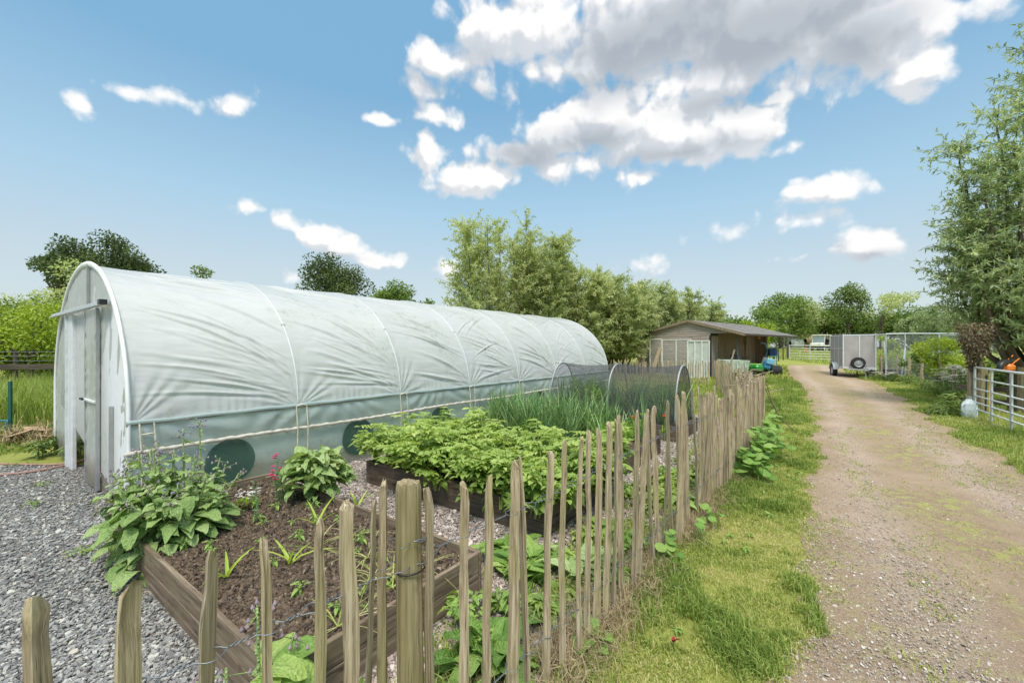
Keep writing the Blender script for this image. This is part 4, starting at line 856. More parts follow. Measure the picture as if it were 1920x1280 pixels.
pale_run('picket_fence', 'short picket fence at the far end of the polytunnel', (4.6, 21.0), (3.2, 15.2), 30, 1.0, 1.3)
# bent poles resting on the fence corner
def bent(name, label, pts, r, mat, cat='pole', loc=None):
    o = np.array(pts[0] if loc is None else loc, float); P = np.array(pts, float); t_ = np.linspace(0, len(P) - 1, 24); Q = np.stack([np.interp(t_, range(len(P)), P[:, i]) for i in range(3)], -1)
    for _ in range(3): Q[1:-1] = (Q[:-2] + 2 * Q[1:-1] + Q[2:]) / 4
    return tag(Acc().tube(Q - o, r, 7).obj(name, mat, None, o, smooth=True), label, cat)
CANE = plain('brown cane', (.17, .125, .075), .7, 0, .3, 20)
e = np.array([FE[0], FE[1]])
bent('bean_pole', 'long straight brown pole leaning on the fence corner', [(3.35, 6.75, .42), (4.1, 8.0, 1.12), (4.75, 9.0, 1.55)], .018, CANE)
bent('bean_pole', 'bowed brown pole arching over the fence corner', [(3.65, 6.95, .6), (3.95, 7.25, 1.0), (4.2, 7.4, 1.22), (4.45, 7.5, 1.19)], .016, CANE)
bent('hazel_cane', 'thin cane bending from the fence corner down to the verge', [(4.25, 7.05, 1.02), (4.32, 7.0, .7), (4.4, 6.9, .45), (4.58, 6.8, .24)], .007, CANE, 'cane')
bent('hazel_cane', 'short dark cane drooping against the fence corner', [(4.24, 7.1, .98), (4.28, 7.0, .75), (4.3, 6.85, .55)], .006, DARKW, 'cane')
bs = thing('brushwood', 'bundle of dry sticks heaped behind the fence corner', 'sticks', (4.35, 7.75, .0)); a = Acc()
for k in range(46):
    p = np.array([R.normal(0, .12), R.normal(0, .2), R.uniform(.85, 1.14)]); q = p + R.normal(0, 1, 3) * (.16, .16, .05); a.bar(p, q, R.uniform(.003, .008), 5, R.uniform(0, 1))
a.obj('sticks', PALEW, bs)
b = Acc()
for k in range(7): b.bar((R.normal(0, .12), R.normal(0, .15), 0), (R.normal(0, .12), R.normal(0, .15), 1.05), .022, 6)
b.obj('upright', WOOD, bs)

# ---- plants along the fence
def leafy(name, label, cat, loc, n, L, W, mat, group=None, prof='leaf', up=(.3, 1.2), droop=(.3, .9), tint=(.2, .9), sp=.05, jit=.02):
    q = R.uniform(0, 2 * PI, n); base = np.stack([R.normal(0, sp, n), R.normal(0, sp, n), R.uniform(0, .06, n)], -1); Lr = R.uniform(*L, n)
    root = thing(name, label, cat, loc, 0, group)
    Acc().leaves(base, np.stack([np.cos(q), np.sin(q), R.uniform(*up, n)], -1), np.stack([-np.cos(q) * .3, -np.sin(q) * .3, np.ones(n)], -1), Lr, Lr * R.uniform(*W, n), .15, R.uniform(*droop, n), R.uniform(*tint, n), jit, prof, .15).obj('foliage', mat, root, smooth=True)
    st = Acc()
    for k in range(0, n, 2): st.bar(base[k] - (0, 0, .03), base[k] + np.array([math.cos(q[k]), math.sin(q[k]), .8]) * .05, .005, 5, .7)
    st.obj('stem', mat, root); return root
leafy('horseradish', 'crinkled upright horseradish leaves behind the pickets right of the post', 'leafy plant', (-.12, 2.12, 0), 40, (.12, .29), (.38, .52), LEAF['comfrey'], up=(.3, 2.2), tint=(.05, .8), jit=.07, sp=.07, droop=(.4, 1.2))
leafy('horseradish', 'smaller crinkled leaf plant near the foot of the corner post', 'leafy plant', (-.10, 1.72, 0), 30, (.09, .22), (.38, .52), LEAF['comfrey'], up=(.3, 1.6), tint=(.05, .7), jit=.07, sp=.07, droop=(.4, 1.2))
leafy('primrose', 'dense crinkled primrose rosette between fence and potato bed', 'leafy plant', (.12, 2.98, 0), 56, (.12, .27), (.36, .5), LEAF['comfrey'], up=(.3, 1.8), tint=(.05, .8), jit=.07, sp=.08, droop=(.4, 1.1))
leafy('primrose', 'pale primrose rosette beside the first bed corner', 'leafy plant', (-.06, 3.22, 0), 18, (.16, .26), (.34, .45), LEAF['comfrey'], up=(.4, 1.4), tint=(.1, .75), jit=.055)
leafy('lungwort', 'silvery spotted rosette behind the pickets', 'leafy plant', (.50, 2.95, 0), 18, (.18, .3), (.36, .46), LEAF['borage'], up=(.4, 1.4), tint=(.5, 1), jit=.02)
leafy('strawberry_plant', 'dark leafy strawberry plant beside the potato bed', 'leafy plant', (.75, 3.55, 0), 24, (.12, .22), (.5, .7), LEAF['potato'], up=(.4, 1.5), tint=(.1, .5))
leafy('strawberry_plant', 'leafy strawberry plant behind the dense pickets mid fence', 'leafy plant', (1.35, 4.1, 0), 24, (.12, .22), (.5, .7), LEAF['potato'], up=(.4, 1.5), tint=(.1, .6))
leafy('strawberry_plant', 'yellowing strawberry plant near the onion bed corner', 'leafy plant', (1.95, 4.9, 0), 24, (.12, .24), (.5, .7), LEAF['nast'], up=(.5, 1.6), tint=(.4, .9))
leafy('squash_plant', 'small squash seedling with broad leaves at the foot of a picket', 'leafy plant', (.43, 2.26, 0), 8, (.10, .17), (.62, .8), LEAF['nast'], prof='round', up=(.5, 1.4), tint=(.5, .95), sp=.02)
def nasturtium(name, label, pts, n, L, hgt, sp):
    P = np.array(pts, float); o = P[0]; root = thing(name, label, 'nasturtium', tuple(o)); i = R.integers(0, len(P), n); p = P[i] - o + np.stack([R.normal(0, sp, n), R.normal(0, sp, n), np.zeros(n)], -1)
    p[:, 2] = np.abs(R.normal(hgt * .5, hgt * .28, n)) + .03; q = R.uniform(0, 2 * PI, n); Lr = R.uniform(*L, n); nr = np.stack([R.normal(.25, .35, n), R.normal(-.35, .35, n), np.ones(n)], -1)
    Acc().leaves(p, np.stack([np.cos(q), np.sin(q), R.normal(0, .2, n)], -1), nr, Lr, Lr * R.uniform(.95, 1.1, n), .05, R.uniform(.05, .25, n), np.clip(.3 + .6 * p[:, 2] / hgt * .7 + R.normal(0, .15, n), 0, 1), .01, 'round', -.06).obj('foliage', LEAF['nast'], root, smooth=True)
    st = Acc()
    for k in range(0, n, 2): st.tube([p[k] * (1, 1, 0) + R.normal(0, .02, 3) * (1, 1, 0), p[k] * (1, 1, .6) + R.normal(0, .01, 3), p[k] + np.array([math.cos(q[k]), math.sin(q[k]), 0]) * Lr[k] * .45], .003, 4, .8)
    st.obj('stem', LEAF['nast'], root); return root
ft = lambda t, o, z=0: tuple(FP + FD * t + FN * o) + (z,)
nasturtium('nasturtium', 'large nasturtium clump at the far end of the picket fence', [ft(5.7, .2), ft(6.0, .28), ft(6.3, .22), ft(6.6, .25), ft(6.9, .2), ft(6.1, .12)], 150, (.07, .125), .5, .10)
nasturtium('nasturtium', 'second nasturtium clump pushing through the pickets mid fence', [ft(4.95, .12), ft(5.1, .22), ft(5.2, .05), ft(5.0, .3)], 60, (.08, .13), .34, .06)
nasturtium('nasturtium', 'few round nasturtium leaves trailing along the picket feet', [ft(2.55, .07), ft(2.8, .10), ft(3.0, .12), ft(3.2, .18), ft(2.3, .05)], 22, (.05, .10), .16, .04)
WL = 'low leafy weed between the pickets and the raised beds'
ws = [dome_plant('weed', WL, 'weed', ft(1.2, -.3), 46, .13, .14, (.03, .09), (.4, .65), LEAF[mt_], 'low weeds behind the pickets', stems=5, tint=(.1, .8), jit=.05) for mt_ in ('mid', 'comfrey', 'potato')]
for k in range(40):
    t_ = R.uniform(.2, 7); q_ = FP + FD * t_ - FN * R.uniform(.1, .75)
    if in_beds(np.array([q_[0]]), np.array([q_[1]]), .1)[0]: continue
    clone(ws[k % 3], (q_[0], q_[1], 0), R.uniform(0, 6), WL, R.uniform(.6, 1.4), 'low weeds behind the pickets')
WV = 'small flat weed rosette in the grass verge'
for k in range(22):
    t_ = R.uniform(.9, 6.5); q_ = FP + FD * t_ + FN * R.uniform(.1, .65)
    if k == 0: wv = dome_plant('rosette_weed', WV, 'weed', (q_[0], q_[1], .005), 15, .035, .035, (.025, .055), (.3, .5), LEAF['comfrey'], 'weed rosettes in the verge', stems=0, z0=.01, tint=(.3, 1))
    else: clone(wv, (q_[0], q_[1], .005), R.uniform(0, 6), WV, R.uniform(.6, 1.3), 'weed rosettes in the verge')
o = Acc().leaves(np.zeros((3, 3)), np.array([[.3, -.3, .6], [-.2, -.4, .9], [.1, .2, .4]]), (0, 0, 1), np.array([.05, .04, .03]), .022, .1, .4, [.2, .6, .9]).obj('fallen_leaf', P_RED, None, (.85, 2.22, .05)); tag(o, 'small crimson dead leaf lying on the grass verge', 'leaf')
# ================================================================== SHED AND WHAT STANDS ROUND IT
SA = -math.radians(50); SP = (10.6, 22.5)
def sh(x, y, z=0): c, s = math.cos(SA), math.sin(SA); X_, Y_ = SP[0] + c * x - s * y, SP[1] + s * x + c * y; return (X_, Y_, z + float(gz(X_, Y_)) * (0 if z else 1))
shed = thing('shed', 'weathered timber shed with low gable end and open lean-to bay', 'shed', (SP[0], SP[1], 0), SA)
RX, RZ, LX, LZ, EX, EZ = -1.21, 3.10, -4.45, 2.38, 1.70, 2.30
def roofx(z): return LX + (RX - LX) * (z - LZ) / (RZ - LZ), EX - (EX - RX) * (z - EZ) / (RZ - EZ)
a = Acc(); z = 0.0; k = 0
while z < RZ - .03:
    z1 = min(z + .125, RZ - .02); lo0 = -4.37 if z <= LZ else roofx(z)[0] + .02; lo1 = -4.37 if z1 <= LZ else roofx(z1)[0] + .02
    hi0 = 0 if z < 2.27 else min(roofx(z)[1], EX) - .03; hi1 = 0 if z < 2.27 else min(roofx(z1)[1], EX) - .03
    a.prism([(lo0, -.022, z), (hi0, -.022, z), (hi1, -.006, z1 - .004), (lo1, -.006, z1 - .004)], (0, .018, 0), R.uniform(0, 1)); z = z1; k += 1
a.obj('gable_wall', SHEDW, shed)
a = Acc()
for i in range(18): a.box((.0, .46, .0625 + i * .125), (.022, .84, .12), ry=.08)
a.obj('side_wall', SHEDW, shed)
a = Acc()
for i in range(44):
    y0 = .95 + i * .155
    if y0 < 7.6: a.box((-.55 + R.uniform(-.006, .006), y0, 1.25), (.022, .148, 2.5), tint=R.uniform())
a.obj('back_wall', SHEDV, shed)
Acc().box((-.26, .89, 1.2), (.56, .02, 2.4)).obj('partition', SHEDV, shed); Acc().box((-.3, 7.7, 1.25), (.9, .03, 2.5)).obj('partition', SHEDV, shed)
Acc().box((-4.36, 3.8, 1.15), (.03, 7.6, 2.3)).box((-2.4, 7.72, 1.2), (4, .03, 2.4)).obj('rear_wall', SHEDW, shed)
Acc().box((.02, -.035, 1.14), (.09, .06, 2.27)).box((.02, .4, 2.27), (.05, .9, .05)).obj('corner_trim', BLACK, shed)
Acc().box((-4.40, -.03, 1.18), (.06, .06, 2.36)).obj('corner_trim', BLACK, shed)
Acc().box((.1, 4.3, 1.15), (.11, .11, 2.3)).box((.12, 4.28, 1.98), (.2, .2, .42)).obj('bay_post', SHEDV, shed)
Acc().box((.1, 7.6, 1.15), (.1, .1, 2.3)).obj('bay_post', PALEW, shed)
ROOF = plain('grey roofing felt', (.19, .17, .155), .9, 0, .35, 3, .3); y0, y1 = -.12, 7.95
def slab(x0, z0, x1, z1, name, m, yy0=y0, yy1=y1, th=.05):
    A3 = [(x0, yy0, z0), (x1, yy0, z1), (x1, yy0, z1 + th), (x0, yy0, z0 + th)]; return Acc().prism(A3, (0, yy1 - yy0, 0)).obj(name, m, shed)
slab(LX - .1, LZ - .02, RX, RZ, 'roof', ROOF); slab(RX, RZ, EX + .06, EZ - .02, 'roof', ROOF)
a = Acc()
for yv in (1.9, 3.9, 5.9): a.prism([(RX + .05, yv, RZ + .042), (EX, yv, EZ + .038), (EX, yv, EZ + .06), (RX + .05, yv, RZ + .064)], (0, .12, 0))
a.obj('roof_lap', plain('pale roof lap', (.24, .22, .2), .8), shed)
a = Acc(); a.prism([(LX - .12, y0 - .03, LZ - .10), (RX, y0 - .03, RZ - .07), (RX, y0 - .03, RZ + .07), (LX - .12, y0 - .03, LZ + .05)], (0, .026, 0)).prism([(RX + .002, y0 - .03, RZ - .07), (EX + .08, y0 - .03, EZ - .10), (EX + .08, y0 - .03, EZ + .05), (RX + .002, y0 - .03, RZ + .07)], (0, .026, 0))
a.obj('barge_board', woodmat('barge board', rgb(.16, .12, .08), rgb(.29, .22, .15), rgb(.36, .29, .2)), shed); Acc().box((EX + .075, 3.9, EZ - .03), (.03, 8, .09)).obj('eave_board', DARKW, shed)
lp = thing('wall_lantern', 'black carriage lantern mounted on the shed gable', 'lantern', sh(-3.57, -.03, 2.16), SA)
Acc().lathe([(.05, 0), (.11, .02), (.14, .24), (.16, .26)], (0, -.16, 0), 6).obj('cage', BLACK, lp); Acc().lathe([(.18, .26), (.10, .34), (.03, .38), (.03, .42), (.012, .43)], (0, -.16, 0), 12).obj('cap', BLACK, lp); Acc().box((0, -.02, .2), (.07, .03, .34)).bar((0, -.03, .4), (0, -.16, .4), .012).obj('bracket', BLACK, lp)
def mesh_panel(name, label, x0, x1, y, h, rails, sheet, cat='mesh panel', rz=0):
    th = thing(name, label, cat, sh((x0 + x1) / 2, y), SA + rz); w = x1 - x0; a = Acc()
    for i in range(rails + 1): xx = -w / 2 + w * i / rails; a.box((xx, 0, h / 2), (.05, .04, h))
    for zz in (.025, h - .025): a.box((0, 0, zz), (w - .05, .034, .05))
    a.obj('frame', WHITE, th)
    if sheet: Acc().box((0, .024, h / 2), (w - .06, .01, h - .08)).obj('sheet', sheet, th)
    else:
        a = Acc()
        for i in range(int(w / .075)): a.bar((-w / 2 + .04 + .075 * i, .022, .05), (-w / 2 + .04 + .075 * i, .022, h - .05), .004, 4)
        for i in range(int(h / .075)): a.bar((-w / 2 + .03, .028, .05 + .075 * i), (w / 2 - .03, .028, .05 + .075 * i), .004, 4)
        a.obj('wire_grid', GALVP, th)
    return th
mesh_panel('wire_hurdle', 'white framed wire mesh panel standing against the shed gable', -2.55, -.85, -.45, 2.02, 2, None)
mesh_panel('wire_hurdle', 'wire mesh panel half hidden by planks at the shed gable', -3.35, -2.62, -.42, 2.02, 1, None)
SHEET = plain('pale bluish sheet', (.60, .61, .58), .5, 0, .2, 3)
mesh_panel('sheet_panel', 'pale blue grey sheet panel beside the black shed corner', -.80, .35, -.9, 1.98, 3, SHEET, 'panel')
for (x0, lab, ln, le) in ((-4.1, 'leftmost of the three leaning planks at the shed', 1.95, .14), (-3.78, 'wide pale plank leaning left of the mesh panel', 2.0, .1), (-3.0, 'pale plank leaning across the mesh panel', 1.9, .2)):
    o = Acc().box((0, 0, ln / 2), (.24, .035, ln), bev=.004).box((.02, -.05, ln / 2 - .03), (.2, .03, ln - .08), bev=.004).obj('plank', PALEW, None, sh(x0, -.75), (-.22, le, SA)); tag(o, lab, 'plank')
tp = thing('tool_bundle', 'grey poles leaning together in the open shed bay', 'tools', sh(.25, 3.2), SA)
for k in range(4): Acc().bar((R.normal(0, .12), R.normal(0, .3), 0), (-.25 + R.normal(0, .05), R.normal(0, .08), R.uniform(1.9, 2.2)), .022).obj('pole', GREY if k else GALVP, tp)
lt = thing('hanging_lamp', 'small orange lamp hanging under the shed eave', 'lamp', sh(.5, 5.2, 0), SA); Acc().bar((0, 0, 2.2), (0, 0, 2.42), .01).obj('hook', BLACK, lt); Acc().lathe([(.03, 2.2), (.08, 2.16), (.1, 2.05), (.07, 1.98), (.02, 1.96)], (0, 0, 0), 14).obj('shade', plain('orange lamp', (.75, .25, .03), .4), lt)
# pale green tipping cart
CG = plain('flaking pale green paint', (.50, .56, .46), .7, 0, .3, 5)
ct = thing('tipping_cart', 'pale green open topped cart on a rusty red chassis before the shed', 'cart', (10.95, 20.9, 0), math.radians(-12)); w, dp, zb, zt = .56, .75, .42, 1.0
def flare(sx0, sy0, sx1, sy1, name): 
    A3 = [(sx0 * w * .88, sy0 * dp * .9, zb), (sx1 * w * .88, sy1 * dp * .9, zb), (sx1 * w, sy1 * dp, zt), (sx0 * w, sy0 * dp, zt)]
    nrm = np.array([-(sy1 - sy0), sx1 - sx0, 0]) * .5; return Acc().prism(A3, tuple(nrm * .03)).obj(name, CG, ct)
flare(-1, -1, 1, -1, 'front_panel'); flare(1, -1, 1, 1, 'side_panel'); flare(1, 1, -1, 1, 'rear_panel'); flare(-1, 1, -1, -1, 'side_panel')
Acc().box((0, 0, zb + .01), (w * 1.7, dp * 1.7, .03)).obj('floor', CG, ct)
a = Acc()
for sx in (-.3, .3): a.box((sx, -.1, .33), (.06, 1.7, .09))
a.box((0, 0, .28), (1.1, .06, .06)).obj('chassis', REDB, ct)
a = Acc()
for k in range(3): a.box((-.35 + .35 * k, -dp - .02, .72), (.04, .03, .5), rx=-.13)
a.obj('rib', CG, ct)
def wheel(par, c, r_, wd, ax='x', rim=GALVP, name='wheel'):
    o = Acc().lathe([(r_ * .62, -wd / 2), (r_ * .93, -wd / 2), (r_, -wd * .3), (r_, wd * .3), (r_ * .93, wd / 2), (r_ * .62, wd / 2), (r_ * .62, -wd / 2)], (0, 0, 0), 28, ax, caps=False).obj(name, RUBBER, par, c, smooth=False)
    Acc().lathe([(.02, -wd * .35), (r_ * .2, -wd * .42), (r_ * .5, -wd * .25), (r_ * .63, -wd * .4), (r_ * .63, wd * .4), (r_ * .5, wd * .3), (.02, wd * .35)], (0, 0, 0), 20, ax).obj('rim', rim, o); return o
for sx in (-1, 1): wheel(ct, (sx * .62, .1, .28), .28, .14, rim=REDB)
# ride-on mower
GREEN = plain('mower green paint', (.03, .25, .04), .35, 0, .1); LIME = plain('lime green trim', (.35, .62, .12), .5)
mw = thing('ride_on_mower', 'green ride-on mower with black seat parked by the shed bay', 'mower', (12.42, 22.5, 0), math.radians(-65))
Acc().box((.55, 0, .55), (.75, .55, .36), bev=.09).obj('bonnet', GREEN, mw); Acc().box((.55, 0, .75), (.62, .3, .06), bev=.025).obj('bonnet_trim', LIME, mw)
Acc().box((-.2, 0, .38), (.9, .8, .16), bev=.05).obj('deck', GREEN, mw); Acc().box((-.35, 0, .75), (.45, .5, .12), bev=.05).obj('seat', BLACK, mw); Acc().box((-.62, 0, 1.0), (.14, .5, .5), ry=-.2, bev=.06).obj('seat_back', BLACK, mw)
Acc().bar((.2, 0, .7), (.02, 0, 1.05), .02).tube([(.02 + .17 * math.cos(q) * .4, .17 * math.sin(q), 1.06 + .15 * math.cos(q) * .6) for q in np.linspace(0, 2 * PI, 20)], .014, 6).obj('steering_wheel', BLACK, mw)
for (x, y, r_) in ((.65, .36, .2), (.65, -.36, .2), (-.45, .4, .27), (-.45, -.4, .27)): wheel(mw, (x, y, r_), r_, .18, 'y', LIME)
# blue machine
BLUE = plain('blue paint', (.06, .27, .50), .4, 0, .12); LBLUE = plain('pale blue paint', (.20, .48, .66), .4, 0, .1); NAVY = plain('navy box', (.015, .05, .14), .35)
bm = thing('blue_machine', 'small blue garden machine with black roller outside the shed bay', 'machine', (14.72, 24.1, 0), math.radians(-20))
Acc().box((-.12, 0, .62), (.5, .5, .5), bev=.1, ry=.25).obj('body', BLUE, bm); Acc().box((0, -.28, .82), (.42, .1, .32), bev=.04, ry=.2).obj('cover', LBLUE, bm)
Acc().box((-.35, -.1, .6), (.22, .06, .95), ry=.28, bev=.02).obj('grey_blade', GREY, bm); a = Acc()
for sx in (-.32, -.2): a.bar((sx, .1, .9), (sx - .14, .1, 1.45), .016)
a.obj('handle_bars', REDB, bm); wheel(bm, (.3, -.15, .3), .3, .5, 'x', GALVP, 'roller'); wheel(bm, (-.3, .2, .25), .25, .16, 'y', GREY)
bx_ = thing('blue_barrow', 'blue hooped barrow with dark box standing behind the blue machine', 'barrow', (15.15, 25.0, 0), 0)
Acc().tube([(-.3 + .3 * math.cos(q), 0, 1.45 + .45 * math.sin(q)) for q in np.linspace(-PI * .3, PI * .6, 18)], .04, 8).obj('hoop', LBLUE, bx_, smooth=True); Acc().box((.25, 0, 1.35), (.5, .4, .42), bev=.04).obj('box', NAVY, bx_)
a = Acc()
for (x, y) in ((.05, -.15), (.45, -.15), (.05, .15), (.45, .15)): a.bar((x, y, 0), (x, y, 1.15), .022)
a.box((.25, 0, 1.1), (.5, .4, .04)).obj('stand', plain('teal frame', (.05, .35, .33), .5), bx_); Acc().box((.3, .0, .55), (.4, .3, .3), bev=.05).obj('tank', plain('tan tank', (.45, .36, .22), .6), bx_)

# ================================================================== TRAILER AND FAR GATE
tr = thing('box_trailer', 'grey panelled box trailer with spare wheel parked on the track', 'trailer', (18.72, 23.2, 0), math.radians(-24)); PANEL = plain('grey brown ply panel', (.42, .385, .36), .8, 0, .16, 2.5, .15)
W2, D2, z0, z1 = .68, 1.15, .55, 2.28                      # local y points away from the camera
Acc().box((0, -D2, (z0 + z1) / 2), (2 * W2 - .08, .03, z1 - z0 - .08)).obj('front_panel', PANEL, tr)
for sx in (-1, 1):
    a = Acc(); a.box((sx * W2, 0, (z0 + z1) / 2), (.03, 2 * D2 - .08, z1 - z0 - .06)); a.obj('side_panel', PANEL, tr)
Acc().box((0, D2, (z0 + z1) / 2), (2 * W2 - .08, .03, z1 - z0 - .08)).obj('rear_panel', PANEL, tr)
a = Acc()
for sx in (-1, 1):
    for sy in (-1, 1): a.box((sx * W2, sy * D2, (z0 + z1) / 2 + .03), (.055, .055, z1 - z0 + .06))
    a.box((sx * W2, 0, z1), (.06, 2 * D2, .05)); a.box((sx * W2 * 1.02, .25, (z0 + z1) / 2), (.045, .05, z1 - z0)); a.box((sx * W2 * 1.02, -.45, (z0 + z1) / 2), (.045, .05, z1 - z0))
    a.box((sx * W2 * 1.02, 0, (z0 + z1) / 2 + .15), (.04, 2 * D2 - .06, .04))
for sy in (-1, 1): a.box((0, sy * D2, z1), (2 * W2 - .06, .06, .05)); a.box((0, sy * D2, z0), (2 * W2, .06, .07))
a.box((0, -D2 - .022, (z0 + z1) / 2), (.05, .03, z1 - z0 - .06)).box((0, 0, z0 - .03), (2 * W2, 2 * D2 - .1, .05)); a.obj('frame', GALVP, tr)
for sx in (-1, 1):
    for zz in (.9, 1.5): Acc().box((sx * (W2 + .035), -.9, zz), (.03, .12, .05)).obj('latch', GREY, tr)
wheel(tr, (-W2 - .14, .0, .36), .36, .2); wheel(tr, (W2 + .14, .0, .36), .36, .2)
for sx in (-1, 1):
    q = np.linspace(.15, PI - .15, 12); a = Acc()
    P_ = np.stack([np.stack([np.full(12, sx * (W2 + .14) + o), .45 * np.cos(q), .36 + .45 * np.sin(q)], -1) for o in (-.12, .12)], 0); a.grid(P_).obj('mudguard', GALVP, tr)
wheel(tr, (-.08, -D2 - .14, .80), .31, .18, 'y', GREY, 'spare_wheel')
a = Acc(); a.bar((-.5, -D2, .48), (0, -D2 - .9, .46), .035).bar((.5, -D2, .48), (0, -D2 - .9, .46), .035).box((0, -D2 - .95, .48), (.1, .25, .08)); a.obj('drawbar', GALV, tr)
Acc().bar((.1, -D2 - .6, .15), (.1, -D2 - .6, .75), .025).box((.1, -D2 - .6, .1), (.06, .16, .16), bev=.04).obj('jockey_wheel', GREY, tr)
def gate(name, label, A, B, zA, zB, h, nv, rails, r_=.022, mat=GALVP, brace=False):
    A = np.array(A, float); B = np.array(B, float); g = thing(name, label, 'gate', (A[0], A[1], 0)); d_ = B - A
    fr_ = [0, .22, .42, .56, .69, .82, 1.0] if rails == 7 else np.linspace(0, 1, rails)
    for f in fr_:
        z_ = lambda p: (zA + (zB - zA) * p) + h * (1 - f)
        Acc().bar((0, 0, z_(0)), (d_[0], d_[1], z_(1)), r_ if f in (0, 1.0) else r_ * .72, 10).obj('rail', mat, g, smooth=True)
    for i in range(nv):
        p = i / (nv - 1); c = d_ * p; zb_ = zA + (zB - zA) * p
        Acc().box((c[0], c[1], zb_ + h / 2), (.07 if nv < 8 else .05, .03, h), math.atan2(d_[1], d_[0]), bev=.004).obj('upright', GALV if mat == GALVP else mat, g)
    return g
G0 = np.array([10.5, 9.56]); GD = unit(np.array([9.27, 7.63]) - G0)
gate('field_gate', 'galvanised seven bar gate standing open at the right of the track', G0, G0 + GD * 3.6, .02, -.02, 1.14, 5, 7)
gate('field_gate', 'far pale metal gate across the end of the track', at(1480, 36), at(1600, 34.5), .70, .62, 1.12, 4, 6, .03, GALVP)
for (u, d, lab) in ((1477, 36.05, 'dark post at the hinge of the far metal gate'),): 
    p = at(u, d); o = Acc().lathe([(.09, -.1), (.085, 1.0), (.06, 1.25), (.02, 1.3)], (0, 0, 0), 12).obj('gate_post', DARKW, None, p); tag(o, lab, 'post')
# utility buggy beyond the far gate
CREAMP = plain('cream body', (.72, .70, .60), .4, 0, .06); GLASS = M('windscreen'); GLASS.set(rgb(.35, .42, .48), .08, spec=.8); GLASS = GLASS.m
p = at(1540, 49); bg = thing('utility_buggy', 'cream roofed utility buggy in the field beyond the far gate', 'buggy', p, math.radians(-150))
Acc().box((0, 0, 1.85), (1.5, 1.35, .10), bev=.04).obj('roof', CREAMP, bg); Acc().box((.95, 0, .75), (.8, 1.3, .42), bev=.12).obj('bonnet', CREAMP, bg); Acc().box((-.1, 0, .45), (2.3, 1.2, .2), bev=.03).obj('chassis', BLACK, bg)
Acc().box((.62, 0, 1.35), (.03, 1.2, .85), ry=.15).obj('windscreen', GLASS, bg); a = Acc()
for sy in (-.62, .62): a.bar((.7, sy, .9), (.55, sy, 1.82), .035).bar((-.6, sy, .6), (-.6, sy, 1.82), .035)
a.obj('roof_post', CREAMP, bg); Acc().box((-.35, 0, .85), (.5, 1.1, .25), bev=.06).box((-.6, 0, 1.15), (.15, 1.1, .5), bev=.05).obj('seat', BLACK, bg)
for sx in (-.75, .85):
    for sy in (-.6, .6): wheel(bg, (sx, sy, .3), .3, .22, 'y', GALVP)
for sy in (-.45, .45): Acc().lathe([(.09, 0), (.1, .03)], (1.35, sy, .82), 12, 'x').obj('headlight', WHITE, bg)
p = at(1492, 56); o = Acc().lathe([(.3, -.75), (.62, -.7), (.68, -.5), (.68, .5), (.62, .7), (.3, .75)], (0, 0, .66), 24, 'x').obj('wrapped_bale', WHITE, None, p, smooth=True); tag(o, 'white wrapped round bale far beyond the gate', 'bale')
p = at(1519, 58); o = Acc().lathe([(.4, -.7), (.8, -.66), (.85, -.4), (.85, .4), (.8, .66), (.4, .7)], (0, 0, .85), 24, 'x').obj('hay_bale', plain('hay', (.36, .28, .17), .9, 0, .3, 8), None, p, smooth=True); tag(o, 'brown round hay bale left of the cream buggy', 'bale')
p = at(1512, 46); o = Acc().box((0, 0, .02), (.36, .36, .04)).lathe([(.15, .04), (.03, .62), (.01, .63)], (0, 0, 0), 14).obj('traffic_cone', plain('faded red cone', (.55, .13, .09), .6), None, p); tag(o, 'faded red cone beside the cream buggy', 'cone')
def postwire(name, label, A, B, n, h, mat, r_=.035, wires=3, cat='fence', sheet=None):
    A = np.array(A, float); B = np.array(B, float); g = thing(name, label, cat, (A[0], A[1], float(gz(*A)))); zo = float(gz(*A))
    for i in range(n):
        c = A + (B - A) * (i + R.uniform(-.12, .12)) / (n - 1); zz = float(gz(*c)) - zo
        Acc().tube([(c[0] - A[0], c[1] - A[1], zz - .1), (c[0] - A[0] + R.normal(0, .02), c[1] - A[1], zz + h * R.uniform(.92, 1.06))], [r_, r_ * .85], 8).obj('post', mat, g)
    ze = float(gz(*B)) - zo
    for k in range(wires): z = h * (.25 + .68 * k / max(1, wires - 1)); Acc().bar((0, 0, z), (B[0] - A[0], B[1] - A[1], z + ze), .006, 4).obj('wire', WIRE, g)
    if sheet: 
        Pq = np.array([[[0, 0, .02], [0, 0, h * .9]], [[B[0] - A[0], B[1] - A[1], ze + .02], [B[0] - A[0], B[1] - A[1], ze + h * .9]]]); Acc().grid(Pq).obj('mesh', sheet, g)
    return g
postwire('field_fence', 'long fence of thin posts along the far field edge', at(1455, 60)[:2], at(1660, 57)[:2], 26, 2.0, PALEW, .05, 3, 'fence', GNET)
postwire('paddock_fence', 'post and wire fence between the shed and the far gate', at(1452, 33)[:2], at(1476, 36)[:2], 4, 1.1, DARKW, .05)

